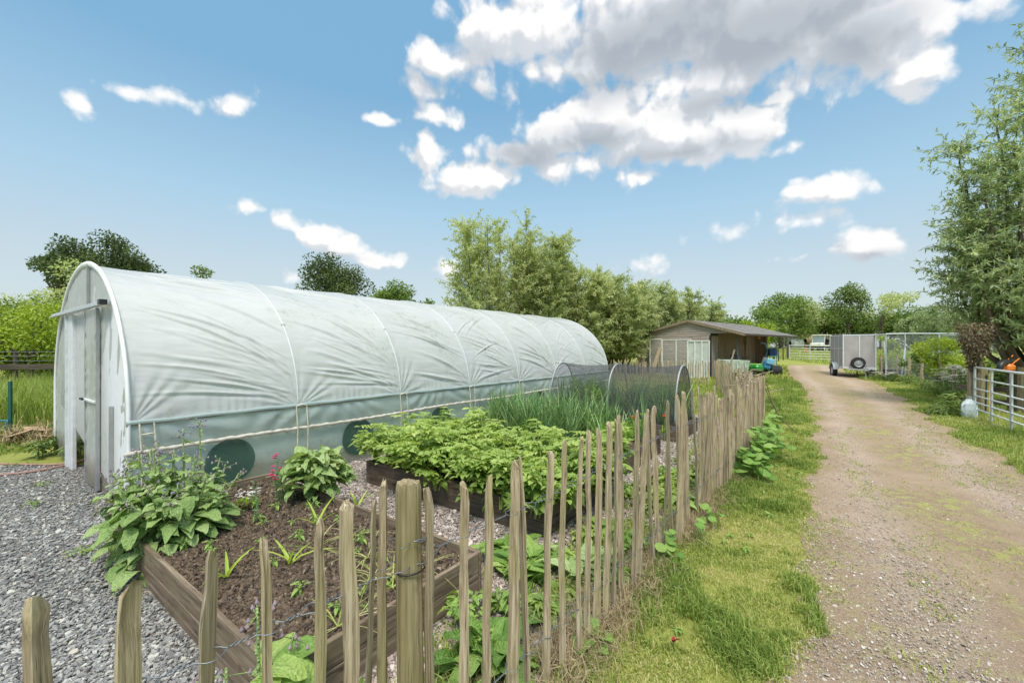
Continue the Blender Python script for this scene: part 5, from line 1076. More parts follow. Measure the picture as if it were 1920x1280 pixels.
# ================================================================== RIGHT HAND SIDE
STK = [(1652, 22.6), (1683, 20.6), (1705, 18.8), (1729, 16.9), (1762, 14.4), (1791, 12.2)]
sf = thing('stake_fence', 'row of pale wooden stakes with wire netting along the right verge', 'fence', at(*STK[0]))
o0 = np.array(at(*STK[0])); pr0 = None
for i, (u, d) in enumerate(STK):
    c = np.array(at(u, d)) - o0; h = R.uniform(1.05, 1.3); Acc().tube([(c[0], c[1], c[2] - .1), (c[0] + R.normal(0, .03), c[1], c[2] + h * .5), (c[0] + R.normal(0, .03), c[1], c[2] + h)], [.055, .05, .042], 8).obj('stake', PALEW, sf)
    if pr0 is not None:
        a = Acc(); Pq = np.array([[pr0 + (0, 0, .02), pr0 + (0, 0, .95)], [c + (0, 0, .02), c + (0, 0, .95)]]); a.grid(Pq).obj('netting', GNET, sf)
        for z in (.5, .95): Acc().bar(pr0 + (0, 0, z), c + (0, 0, z), .006, 4).obj('wire', WIRE, sf)
    pr0 = c
pen = thing('mesh_pen', 'tall galvanised tube pen with wire mesh sides among the bushes', 'pen', at(1697, 19.8)); a = Acc()
xs_ = [-.55, 0, 1.6, 3.2, 4.8]
for i, x in enumerate(xs_): Acc().bar((x, .4 if i == 0 else 0, 0), (x, .4 if i == 0 else 0, 2.27), .026).obj('post', GALV, pen)
for (x, y) in ((.6, 3.5), (4.8, 3.5)): Acc().bar((x, y, 0), (x, y, 2.27), .026).obj('post', GALV, pen)
a = Acc(); a.bar((-.55, .4, 2.27), (0, 0, 2.27), .03).bar((0, 0, 2.27), (4.8, 0, 2.27), .035).bar((0, 0, 2.27), (.6, 3.5, 2.27), .03).bar((4.8, 0, 2.27), (4.8, 3.5, 2.27), .03).bar((0, 0, 1.72), (1.15, -.05, 1.05), .025).bar((0, 0, 1.6), (-.35, -.2, .2), .035); a.obj('rail', GALV, pen)
for (p_, q_) in (((0, 0), (4.8, 0)), ((0, 0), (.6, 3.5)), ((-.55, .4), (0, 0))): Acc().grid(np.array([[(p_[0], p_[1], .05), (p_[0], p_[1], 2.2)], [(q_[0], q_[1], .05), (q_[0], q_[1], 2.2)]])).obj('mesh', GNET, pen)
p = at(1661, 21.5); o = Acc().bar((-.12, 0, 0), (.12, 0, 1.92), .035).obj('white_pole', WHITE, None, (p[0] + .2, p[1], 0), (0, -.22, 0)); tag(o, 'white pole leaning beside the grey trailer', 'pole')
p = at(1675, 20.9); crate('black_crate', 'dark crate in the weeds behind the wooden stakes', (p[0], p[1], .12), .3, (.7, .5, .42), plain('black crate plastic', (.03, .025, .04), .5), 3)
p = at(1645, 24); o = Acc().box((0, 0, .6), (.3, .04, 1.2), bev=.005).box((.34, 0, .55), (.3, .04, 1.1), bev=.005).obj('board_offcut', plain('rust boards', (.28, .14, .07), .8), None, (p[0] + .3, p[1], 0), (-.1, .05, 0)); tag(o, 'rusty brown boards standing behind the trailer corner', 'boards')
p = at(1822, 9.75); o = Acc().tube([(0, 0, -.1), (.01, 0, .5), (0, 0, 1.05), (.01, 0, 1.2)], [.085, .08, .075, .06], 12).obj('gate_post', woodmat('grey post', rgb(.2, .15, .1), rgb(.36, .28, .19), rgb(.45, .37, .27)), None, p); tag(o, 'tall grey wooden post hinging the open gate', 'post')
p = at(1842, 10.1); o = Acc().tube([(0, 0, -.1), (0, 0, 1.1)], [.1, .09], 12).obj('fence_post', POSTW, None, p); tag(o, 'stout wooden post just behind the open gate end', 'post')
p = at(1911, 9.9); rf = thing('rail_fence', 'dark timber post and rail fence behind the open gate', 'fence', p); q0 = np.array(at(1846, 10.4)) - np.array(p)
Acc().tube([(0, 0, -.1), (0, 0, .5), (.02, 0, 1.15)], [.1, .095, .09], 10).obj('post', woodmat('dark green post', rgb(.05, .045, .025), rgb(.12, .10, .06), rgb(.19, .17, .1)), rf)
for z in (.60, .29, .05): Acc().box((0, 0, 0), (1.45, .04, .12), bev=.004).obj('rail', DARKW, rf, (q0[0] * .5, q0[1] * .5 + .06, z), (0, 0, math.atan2(q0[1], q0[0])))
for z in (.60, .29): Acc().box((0, 0, 0), (1.6, .04, .12), bev=.004).obj('rail', DARKW, rf, (.85, -.1, z), (0, 0, -.15))
p = at(1857, 10.2); o = Acc().box((0, 0, .48), (.09, .02, .95), bev=.004).box((0, -.014, .92), (.11, .012, .12)).obj('yellow_marker', plain('yellow paint', (.78, .52, .06), .5), None, p); tag(o, 'yellow marker strip upright behind the gate bars', 'marker')
p = at(1848, 10.0); o = Acc().bar((0, 0, -.1), (.03, 0, .95), .014).lathe([(.02, .9), (.03, .93), (.012, .97)], (.03, 0, 0), 8).obj('electric_stake', plain('dark green plastic', (.02, .07, .05), .4), None, p); tag(o, 'thin dark green plastic stake behind the gate', 'stake')
p = at(1889, 9.95); tw = thing('orange_saw', 'orange and black garden power tool propped on the timber fence', 'power tool', (p[0], p[1], 0), .3); ORG = plain('orange plastic', (.85, .22, .03), .4)
Acc().box((.06, 0, 1.13), (.26, .16, .19), bev=.05).obj('engine_body', ORG, tw); Acc().tube([(-.36, 0, 1.05), (-.26, 0, 1.2), (-.16, 0, 1.28), (-.02, 0, 1.25)], [.05, .065, .065, .05], 8).obj('handle', BLACK, tw, smooth=True)
Acc().box((.05, 0, 1.29), (.34, .1, .05), bev=.015, ry=-.15).bar((.12, 0, 1.30), (.1, 0, 1.42), .02).obj('top_cover', BLACK, tw); Acc().bar((.15, 0, 1.2), (.7, .1, 1.34), .014).bar((-.2, 0, 1.2), (.45, .1, 1.42), .01).obj('shaft', ORG, tw); Acc().box((.06, 0, .55), (.06, .05, .98)).obj('stand', DARKW, tw)
p = at(1817, 9.55); jg = thing('plastic_container', 'crumpled white plastic container at the foot of the gate post', 'container', p); WP = plain('dull white plastic', (.72, .76, .76), .5, 0, .12, 8)
Acc().lathe([(.09, 0), (.135, .02), (.14, .2), (.12, .34), (.06, .42), (.045, .44), (.045, .47)], (0, 0, 0), 9).obj('body', WP, jg); Acc().lathe([(.052, .462), (.052, .50), (.02, .505)], (0, 0, 0), 10).obj('cap', GREY, jg); Acc().tube([(-.1, 0, .34), (-.16, 0, .3), (-.15, 0, .18), (-.12, 0, .12)], .016, 6).obj('handle', WP, jg)
# ================================================================== LEFT BACKGROUND FIXTURES
p = at(18, 7.3); o = Acc().box((0, 0, .49), (.05, .012, 1.06)).box((0, .02, .49), (.012, .04, 1.06)).box((.02, 0, .2), (.04, .02, .03)).obj('metal_stake', plain('green painted steel', (.01, .09, .07), .4), None, p); tag(o, 'dark green metal angle stake at the far left', 'stake')
o = bent('twine', 'blue twine tied round the green metal stake', [(p[0] - .8, p[1] + .1, .34), (p[0] - .2, p[1], .33), (p[0] + .03, p[1] - .03, .36), (p[0] - .05, p[1] - .05, .25), (p[0] - .03, p[1], .12), (p[0], p[1] + .05, .02)], .012, plain('blue twine', (.03, .22, .36), .7), 'twine')
hp = thing('straw_heap', 'heap of straw and torn cardboard beside the tunnel mouth', 'heap', at(72, 7.2)); a = Acc(); k = 700
a.blades(np.stack([R.normal(0, .55, k), R.normal(0, .3, k), np.abs(R.normal(0, .10, k))], -1), R.normal(0, 1, (k, 3)) * (1, 1, .1), R.uniform(.08, .25, k), .012, R.uniform(.8, 1.6, k), R.beta(2, 2, k)); a.obj('straw', LEAF['straw'], hp)['kind'] = 'stuff'
a = Acc()
for k in range(9): a.box((R.normal(0, .4), R.normal(0, .2), .08 + R.uniform(0, .16)), (R.uniform(.2, .5), R.uniform(.15, .3), .008), R.uniform(0, 3), rx=R.normal(0, .35), ry=R.normal(0, .35))
a.obj('cardboard', plain('cardboard', (.42, .29, .17), .8, 0, .25), hp)
hm = Acc(); u_ = np.linspace(0, 1, 24); 
rfl = thing('rail_fence', 'dark single rail fence with wire above behind the tall grass', 'fence', at(-260, 11.6))
o0 = np.array(at(-260, 11.6)); q1 = np.array(at(112, 12.6)) - o0
Acc().box((0, 0, 0), (float(np.hypot(q1[0], q1[1])), .05, .16), bev=.005).obj('rail', DARKW, rfl, (q1[0] / 2, q1[1] / 2, 1.04), (0, 0, math.atan2(q1[1], q1[0])))
for k in range(5): Acc().tube([(0, 0, 0), (0, 0, 1.5)], .055, 8).obj('post', DARKW, rfl, tuple(q1 * (k / 4) + np.array([0, .06, 0])))
for z in (1.22, 1.36, 1.48): Acc().bar((0, .0, z), (q1[0], q1[1], z), .006, 4).obj('wire', WIRE, rfl)
HOSE = plain('dusty pink hose', (.36, .19, .15), .6, 0, .2)
gp = lambda u, v: ((u - CX) / F * (CH * F / (v - HV)), CH * F / (v - HV), .02)
bent('hose', 'faded pink hose lying across the slate towards the tunnel door', [gp(-120, 905), gp(0, 893), gp(70, 886), gp(120, 875), gp(152, 868), gp(158, 862)], .014, HOSE, 'hose')
bent('hose', 'second faded hose along the edge of the slate yard', [gp(-120, 868), gp(0, 872), gp(50, 873), gp(95, 874), gp(150, 869)], .012, HOSE, 'hose')
for (u, v, lab) in ((75, 858, 'nettle weed on the slate edge left of the tunnel'), (145, 858, 'green weed at the foot of the tunnel door jamb'), (110, 850, 'low weed between hose and tunnel corner'), (105, 820, 'dark weed clump beside the straw heap')):
    d = CH * F / (v - HV); dome_plant('weed', lab, 'weed', at(u, d), 60, .2, .28, (.08, .16), (.3, .45), LEAF['mid'], stems=4)
for k, (u, v) in enumerate(((78, 912), (60, 950), (148, 1040))):
    d = CH * F / (v - HV); dome_plant('weed', ['green tuft growing through the slate near the hose', 'small tuft in the middle of the slate yard', 'small weed in the slate left of the raised bed'][k], 'weed', at(u, d), 26, .09, .06, (.03, .06), (.2, .35), LEAF['comfrey'], stems=0, z0=.01)

# ================================================================== TREES
def branches(B, base, tips, r0, wob=.08, n=8, split=.35):
    base = np.array(base, float)
    for tp in tips:
        tp = np.array(tp, float); u = np.linspace(0, 1, n)[:, None]; ln = np.linalg.norm(tp - base)
        P_ = base + (tp - base) * u; P_[:, :2] -= (tp - base)[None, :2] * (.35 * np.sin(PI * u)) * .6; P_[1:-1] += R.normal(0, wob * ln * .25, (n - 2, 3)); B.tube(P_, np.linspace(r0, r0 * .15, n), 6)
def crown_tree(name, label, loc, H, rad, nclump, nleaf, ls, mat, trunk=.3, base=.25, group=None, cat='tree', cl=.34, flat=.75, trunk_h=.3, skew=(0, 0), gap=.0):
    root = thing(name, label, cat, loc, R.uniform(0, 6) if not any(skew) else 0, group); L = Acc(); B = Acc(); tips = []
    zc = H * (base + 1) / 2; rz = H * (1 - base) / 2
    for k in range(nclump):
        v = unit(R.normal(0, 1, 3)); rr_ = R.uniform(.45, .86) if k % 3 else R.uniform(.15, .6); c = np.array([v[0] * rad * rr_, v[1] * rad * rr_, zc + v[2] * rz * rr_]) + np.array([skew[0], skew[1], 0]) * (v[2] * rr_ + .5)
        s = rad * cl * R.uniform(.65, 1.25); n = int(nleaf / nclump * (s / (rad * cl)) ** 2)
        w = unit(R.normal(0, 1, (n, 3))) * (R.uniform(0, 1, (n, 1)) ** (1 / 2.4)); p = c + w * np.array([s, s, s * flat]); p[:, 2] += .12 * s * vnoise(p[:, 0] * 3, p[:, 1] * 3, k)
        d = w + R.normal(0, .7, (n, 3)) + np.array([0, 0, -.1]); nr = w * .6 + R.normal(0, .5, (n, 3)) + np.array([0, 0, .7]); ll = ls * R.uniform(.6, 1.3, n)
        L.rhombs(p, d, nr, ll, ll * R.uniform(.45, .7, n), np.clip(.5 + R.normal(0, .17, n) + R.normal(0, .10), 0, 1)); tips.append(c)
    B.tube([(0, 0, -.2), (R.normal(0, .03 * H), 0, H * trunk_h * .5), (0, 0, H * trunk_h)], [trunk * 1.2, trunk, trunk * .8], 10); branches(B, (0, 0, H * trunk_h * .92), tips, trunk * .42)
    B.obj('trunk', BARK, root, smooth=True); L.obj('crown', mat, root); return root
def willow(name, label, loc, H, rad, stems, nshoot, per, ll, lw, mat, slen=(1.0, 2.0), group=None, cat='tree', low=.12, stemr=.09, up=.9, droop=.35, tops=None, tw=.006):
    root = thing(name, label, cat, loc, 0, group); L = Acc(); B = Acc(); SH = Acc(); paths = []
    for k in range(stems):
        q = 2 * PI * k / stems + R.normal(0, .4); e = rad * R.uniform(.25, .85); h = H * R.uniform(.68, .93)
        if tops and k < len(tops): tip = np.array(tops[k], float)
        else: tip = np.array([e * math.cos(q), e * math.sin(q), h])
        u = np.linspace(0, 1, 14)[:, None]; P_ = np.array([.12 * math.cos(q), .12 * math.sin(q), -.1]) + (tip - (0, 0, -.1)) * u; P_[:, :2] += (tip[:2] * .25)[None] * np.sin(PI * u); P_[1:-1] += R.normal(0, .05, (12, 3)); B.tube(P_, np.linspace(stemr, stemr * .12, 14), 7); paths.append(P_)
    m = nshoot; K = 9
    pi = R.integers(0, len(paths), m); f = R.uniform(low, 1, m) ** .8; PP = np.stack(paths)[pi]; ix = np.clip(f * 13, 0, 12.999); i0 = ix.astype(int); fr_ = (ix - i0)[:, None]; st = PP[np.arange(m), i0] * (1 - fr_) + PP[np.arange(m), i0 + 1] * fr_
    az = R.uniform(0, 2 * PI, m); out = np.stack([np.cos(az), np.sin(az), np.zeros(m)], -1) + .5 * st * (1, 1, 0) / rad; d0 = unit(out * R.uniform(.5, 1.1, m)[:, None] + np.array([0, 0, 1]) * (up * R.uniform(.2, 1.3, m))[:, None]); sl = R.uniform(*slen, m) * (1.1 - .45 * f)
    u = np.linspace(0, 1, K); path = st[:, None] + d0[:, None] * (sl[:, None] * u)[..., None] - np.array([0, 0, 1]) * (droop * sl[:, None] * u ** 2 * R.uniform(.3, 1.5, (m, 1)))[..., None] + np.cumsum(R.normal(0, .02, (m, K, 3)), 1) * sl[:, None, None] * .5
    for k in range(0, m, 1 if m < 700 else 2): SH.tube(path[k], np.linspace(tw, tw * .35, K), 3, cap=False)
    j = R.uniform(.03, 1, (m, per)) ** 1.15 * (K - 1.001); i0 = j.astype(int); fr_ = (j - i0)[..., None]; mi = np.arange(m)[:, None]; a_, b_ = path[mi, i0], path[mi, i0 + 1]; pos = (a_ * (1 - fr_) + b_ * fr_).reshape(-1, 3); tan = unit(b_ - a_).reshape(-1, 3); N = len(pos)
    d = tan * .55 + unit(R.normal(0, 1, (N, 3))) * .9 + np.array([0, 0, -.22]); nr = R.normal(0, .6, (N, 3)) + np.array([0, 0, .8]); l_ = ll * R.uniform(.6, 1.25, N)
    L.rhombs(pos, d, nr, l_, lw * R.uniform(.7, 1.3, N), np.clip(.5 + R.normal(0, .2, N) + np.repeat(R.normal(0, .12, m), per), 0, 1))
    B.obj('trunk', BARK, root, smooth=True); SH.obj('twigs', BARK, root); L.obj('crown', mat, root); return root
W_ = LEAF['willow']
willow('willow_tree', 'tallest willow with wispy open top rising behind the tunnel', at(925, 22.5), 8.6, 2.3, 9, 900, 38, .19, .05, W_, (1.0, 2.1), stemr=.07, tops=[(-1.6, 0, 7.7), (-.9, .3, 6.6), (.3, 0, 8.0), (-1.9, .2, 5.4), (1.2, 0, 7.3)], droop=.2)
willow('willow_tree', 'bushy willow right of the tallest one', at(1015, 23.5), 8.0, 2.2, 10, 1100, 38, .19, .05, W_, (.9, 1.9), stemr=.07, tops=[(0, 0, 7.1), (-1.0, 0, 6.6), (1.1, .2, 6.4)], droop=.22)
willow('willow_tree', 'low rounded willow behind the tunnel middle', at(1090, 24.5), 6.6, 2.3, 12, 1200, 38, .19, .052, W_, (.9, 1.8), stemr=.06, droop=.25)
willow('willow_tree', 'dense willow between the tunnel end and the shed', at(1160, 25.5), 6.2, 2.5, 13, 1300, 40, .19, .054, W_, (.9, 1.8), stemr=.06, droop=.28)
willow('willow_tree', 'dense pale willow overhanging the shed roof', at(1235, 29), 6.0, 2.7, 13, 1300, 40, .2, .056, W_, (.9, 1.8), stemr=.06, droop=.28)
willow('willow_tree', 'smaller willow at the right end of the row behind the shed', at(1298, 33), 4.7, 2.2, 11, 900, 38, .21, .06, W_, (.9, 1.7), stemr=.06, droop=.25)
willow('willow_tree', 'narrow willow rising between the two tallest willows', at(965, 26), 8.2, 1.9, 9, 650, 36, .19, .05, W_, (.9, 1.9), stemr=.06, droop=.2)
for k, (u, d, h) in enumerate(((880, 24, 3.4), (960, 25, 3.6), (1040, 25.5, 3.6), (1120, 27, 3.8), (1195, 28.5, 4.2), (1275, 34, 4.6))):
    crown_tree('undergrowth', ['dark undergrowth below the tallest willow', 'dark undergrowth between the first two willows', 'dark undergrowth behind the tunnel middle', 'dark undergrowth behind the tunnel end', 'dark undergrowth left of the shed', 'dark undergrowth behind the shed roof'][k], at(u, d), h, 2.1, 16, 5200, .19, LEAF['mid'], .06, .0, cat='bush', trunk_h=.2)
big = willow('silver_willow', 'big silvery willow leaning in over the gate at the right edge', (14.0, 10.9, 0), 9.6, 3.6, 22, 1250, 34, .15, .034, LEAF['silver'], (.6, 1.5), stemr=.10, low=.40, up=.75, droop=.18, tw=.006,
    tops=[(-2.7, -.3, 4.9), (-2.5, -.5, 6.2), (-1.9, -.4, 7.7), (-2.2, .3, 3.9), (-1.3, -.6, 9.0), (-1.7, -.9, 3.2), (.4, -.5, 9.0), (-1.0, -1.1, 4.2), (-2.1, -.2, 5.4), (-1.7, -.8, 6.9), (-.6, -1.0, 5.4), (-1.4, .4, 3.4), (.2, -1.0, 7.2), (.2, -.9, 3.4), (-2.2, .2, 4.4), (-1.2, .3, 6.4), (-.5, -.2, 8.0), (.7, .2, 5.8), (-1.6, .5, 5.0), (-.2, .6, 4.4), (-2.4, .1, 7.0), (-.8, .1, 9.6)])
willow('silver_willow', 'young silvery willow seen over the mesh pen', at(1765, 24), 4.4, 1.9, 8, 420, 32, .2, .05, LEAF['silver'], (.6, 1.2), stemr=.05, low=.3, up=.5, droop=.4)
db = thing('dead_climber', 'sheaf of brown dead foliage hanging on the gate post', 'dead plant', at(1829, 9.62)); n = 1500; th = R.uniform(0, 6.28, n); hh = R.beta(1.5, 1.5, n); rr_ = (.06 + .30 * hh ** .8) * np.sqrt(R.uniform(0, 1, n)); pos = np.stack([rr_ * np.cos(th), rr_ * np.sin(th), 1.05 + 1.15 * hh], -1)
Acc().rhombs(pos, R.normal(0, 1, (n, 3)) + (0, 0, -.5), R.normal(0, 1, (n, 3)), R.uniform(.05, .11, n), R.uniform(.02, .04, n), R.uniform(0, 1, n)).obj('dead_leaves', LEAF['brown'], db); a = Acc()
for k in range(26): q = R.uniform(0, 6.28); a.tube([(.02 * math.cos(q), .02 * math.sin(q), 1.0), (.12 * math.cos(q), .12 * math.sin(q), 1.5), (.3 * math.cos(q), .3 * math.sin(q), R.uniform(1.7, 2.15))], .006, 4)
a.tube([(0, 0, 0), (0, 0, 1.15)], .03, 6); a.obj('dead_stems', BARK, db)
crown_tree('sapling', 'bright yellow green sapling behind the wooden stakes', at(1757, 14.6), 2.3, .75, 12, 2200, .10, LEAF['lime'], .03, .15, cat='sapling', trunk_h=.4)
crown_tree('sapling', 'pale green young bush right of the trailer', at(1662, 24.5), 2.6, .8, 10, 1500, .13, LEAF['lime'], .03, .1, cat='sapling', trunk_h=.4)
crown_tree('shrub', 'dark leafed shrub inside the mesh pen', at(1718, 19), 1.9, .6, 8, 1200, .12, LEAF['mid'], .03, .1, cat='shrub')
for k, (u, d, h, r_, mt, lab) in enumerate(((1690, 23, 1.5, 1.2, 'lime', 'yellow green bush inside the pen behind the trailer'), (1735, 22, 1.5, 1.3, 'lime', 'wide yellow green bush at the middle of the pen'), (1780, 19, 1.4, 1.2, 'mid', 'mid green bush right of the sapling'), (1815, 17, 1.4, 1.2, 'lime', 'light bush behind the dead foliage'), (1870, 15, 1.3, 1.3, 'mid', 'green bush beyond the timber fence'), (1915, 14, 1.4, 1.2, 'mid', 'green bush at the far right beyond the fence'))):
    crown_tree('bush', lab, at(u, d), h, r_, 12, 2200, .11, LEAF[mt], .03, .0, cat='bush', trunk_h=.15)
for k in range(15):
    u, d = [(1660, 21.2), (1690, 19.4), (1712, 18), (1742, 15.8), (1770, 13.6), (1785, 12.6), (1800, 11.4), (1795, 10.6), (1760, 13.2), (1725, 16.4), (1700, 18.2), (1780, 11.6), (1805, 10.2), (1748, 14.6), (1675, 19.9)][k]
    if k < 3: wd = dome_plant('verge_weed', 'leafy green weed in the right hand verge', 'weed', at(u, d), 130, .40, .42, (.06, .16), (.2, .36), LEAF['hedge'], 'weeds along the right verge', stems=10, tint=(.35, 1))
    else: clone(wd, at(u, d), k, 'leafy green weed in the right hand verge', R.uniform(.8, 1.25), 'weeds along the right verge')
dome_plant('dock_plant', 'dark strappy weed clump beside the white container', 'weed', at(1775, 9.9), 120, .34, .30, (.16, .3), (.12, .18), LEAF['mid'], tint=(.2, .7), stems=0)
def umbel(loc, lab, grp, h=.9):
    root = thing('white_flower', lab, 'wild flower', loc, R.uniform(0, 6), grp); s_ = Acc(); f_ = Acc()
    for k in range(9):
        x, y, z = R.normal(0, .22), R.normal(0, .22), h * R.uniform(.65, 1.1); s_.tube([(x * .2, y * .2, 0), (x * .7, y * .7, z * .6), (x, y, z)], .006, 4, .5)
        for j in range(11): q = R.uniform(0, 6.28); rr_ = R.uniform(0, .085); aa = np.linspace(0, 2 * PI, 5, endpoint=False); f_.leaves(np.tile([x + rr_ * math.cos(q), y + rr_ * math.sin(q), z + .02 - rr_ * .15], (5, 1)), np.stack([np.cos(aa), np.sin(aa), np.full(5, .25)], -1), (0, 0, 1), .036, .03, .1, .2, R.uniform(0, 1))
    n = 60; s_.leaves(np.stack([R.normal(0, .18, n), R.normal(0, .18, n), R.uniform(.05, h * .7, n)], -1), R.normal(0, 1, (n, 3)), (0, 0, 1), R.uniform(.06, .14, n), .025, .1, .4, R.uniform(.2, .8, n)); s_.obj('stem', LEAF['mid'], root); f_.obj('flower_heads', P_WHITE, root); return root
UM = [umbel(at(1788, 13.6), 'tall white umbel flowers behind the wooden stakes', 'white umbels in the verge') for _ in range(1)]
for k, (u, d) in enumerate(((1800, 13.2), (1775, 14.2), (1796, 12.4), (1808, 12.0), (1770, 15.4), (1803, 14.6), (1783, 12.9), (1792, 11.6), (1778, 12.6), (1806, 11.2), (1812, 13.8), (1787, 15))): clone(UM[0], at(u, d), k * 1.1, UM[0]['label'], R.uniform(.85, 1.15), 'white umbels in the verge')
u2 = umbel(at(1650, 20.6), 'low white flowers in the grass before the trailer corner', 'low white flowers in the verge', .35)
for k, (u, d) in enumerate(((1662, 20.2), (1674, 19.6), (1643, 21.4), (1668, 21))): clone(u2, at(u, d), k * 1.3, u2['label'], R.uniform(.85, 1.15), 'low white flowers in the verge')
# far tree line on the right
O = LEAF['oak']; HG = LEAF['hedge']; MD = LEAF['mid']
for (nm, lab, u, d, h, r_, nc_, nl, ls, mt, kw) in (
    ('bush', 'yellow green rounded tree just beyond the shed roof', 1405, 40, 4.2, 2.2, 18, 5000, .24, 'lime', {}),
    ('hedge_tree', 'mid green tree behind the shed roof', 1360, 42, 4.6, 2.6, 18, 5000, .26, 'hedge', {}),
    ('hedge_tree', 'tallest rounded tree beyond the shed', 1462, 56, 8.3, 4.3, 26, 9000, .32, 'hedge', {}),
    ('hedge_tree', 'darker tree right of the rounded tree beyond the shed', 1432, 50, 5.6, 2.8, 18, 5000, .3, 'hedge', {}),
    ('hedge_tree', 'thin open tree between the rounded and wind bent trees', 1512, 60, 7.6, 3.2, 16, 1800, .3, 'willow', {}),
    ('hedge_tree', 'wind bent tree with open flat crown above the hedge', 1590, 52, 8.3, 3.0, 18, 3200, .28, 'mid', dict(skew=(1.2, 0), base=.45, trunk=.09)),
    ('hedge_tree', 'sparse tree leaning right above the hedge', 1650, 52, 7.9, 2.8, 14, 2000, .28, 'willow', dict(skew=(2.0, 0), base=.5, trunk=.08)),
    ('hedge', 'dark hedge mass behind the cream buggy', 1535, 62, 5.4, 4.2, 24, 7000, .3, 'hedge', {}),
    ('hedge', 'hedge mass above the grey trailer', 1600, 60, 6.3, 4.6, 26, 8000, .3, 'hedge', {}),
    ('hedge', 'hedge mass behind the mesh pen', 1670, 58, 5.6, 4.6, 26, 8000, .3, 'hedge', {}),
    ('hedge', 'hedge mass left of the silvery willow', 1745, 54, 5.0, 4.4, 26, 8000, .3, 'hedge', {}),
    ('hedge', 'hedge mass hidden behind the silvery willow', 1820, 50, 5.2, 4.4, 24, 7000, .3, 'hedge', {}),
    ('hedge', 'hedge mass at the far right behind the willow', 1900, 48, 5.6, 4.4, 24, 7000, .3, 'mid', {}),
    ('hedge', 'low hedge beyond the far gate posts', 1480, 64, 4.2, 4.0, 22, 6000, .3, 'hedge', {}),
    ('hedge_tree', 'pale leaved tree left of the silvery willow', 1772, 33, 4.6, 2.2, 16, 4200, .2, 'silver', {}),
    ('oak_tree', 'dark oak with ragged crown at the far left', 112, 46, 13.6, 3.9, 26, 7000, .34, 'oak', dict(base=.42, trunk=.35)),
    ('oak_tree', 'second dark oak right of the ragged one', 205, 48, 13.4, 4.2, 24, 6500, .34, 'oak', dict(base=.4, trunk=.35)),
    ('oak_tree', 'spreading oak shoulder behind the tunnel ridge', 262, 50, 11.5, 3.6, 20, 5500, .34, 'oak', dict(base=.3, trunk=.3)),
    ('oak_tree', 'dark rounded oak above the middle of the tunnel', 632, 60, 13.1, 5.0, 30, 9000, .36, 'oak', dict(base=.3, trunk=.4)),
    ('oak_tree', 'lighter oak right of the dark rounded one', 735, 60, 10.9, 3.6, 24, 6500, .36, 'hedge', dict(base=.2, trunk=.3)),
    ('oak_tree', 'low bushy tree at the right of the two oaks', 790, 62, 8.7, 2.8, 18, 4200, .36, 'hedge', dict(base=.1, trunk=.25)),
    ('field_tree', 'small feathery treetop showing over the tunnel ridge', 395, 40, 8.6, 2.0, 14, 2600, .26, 'mid', dict(base=.3)),
    ('field_tree', 'thin sparse treetop beside the oak shoulder', 308, 42, 8.4, 1.6, 10, 500, .26, 'mid', dict(base=.4)),
    ('garden_tree', 'light green feathery tree directly behind the tunnel mouth', 215, 22, 6.5, 3.0, 28, 11000, .16, 'willow', dict(base=.1)),
    ('garden_tree', 'light green tree left of the tunnel arch', 120, 21, 5.2, 2.3, 22, 7500, .16, 'willow', dict(base=.1)),
    ('garden_tree', 'mid green hedge tree at the far left edge', 15, 19, 4.6, 2.2, 22, 7500, .15, 'hedge', dict(base=.0)),
    ('garden_tree', 'deep green hedge behind the yellow shrub', 72, 17, 3.9, 2.1, 22, 7000, .14, 'mid', dict(base=.0)),
    ('garden_shrub', 'bright yellow green shrub behind the rail fence', 58, 13.4, 3.0, 1.45, 22, 6000, .11, 'lime', dict(base=.2)),
    ('garden_shrub', 'yellow green shrub at the far left edge', -25, 13.2, 3.0, 1.5, 22, 6000, .11, 'lime', dict(base=.15)),
    ('garden_shrub', 'mid green shrub between yellow shrub and tunnel', 112, 15, 2.9, 1.5, 18, 5000, .12, 'hedge', dict(base=.0)),
    ('garden_tree', 'tree hidden behind the tunnel left of the oaks', -90, 20, 5.0, 2.4, 18, 4000, .16, 'hedge', dict(base=.0))):
    if u == -90: lab = 'green hedge tree beyond the left edge of the picture'
    crown_tree(nm, lab, at(u, d), h, r_, nc_, nl, ls, LEAF[mt], **{**dict(trunk=.15, base=.02 if nm in ('hedge', 'hedge_tree', 'bush') else .25), **kw})

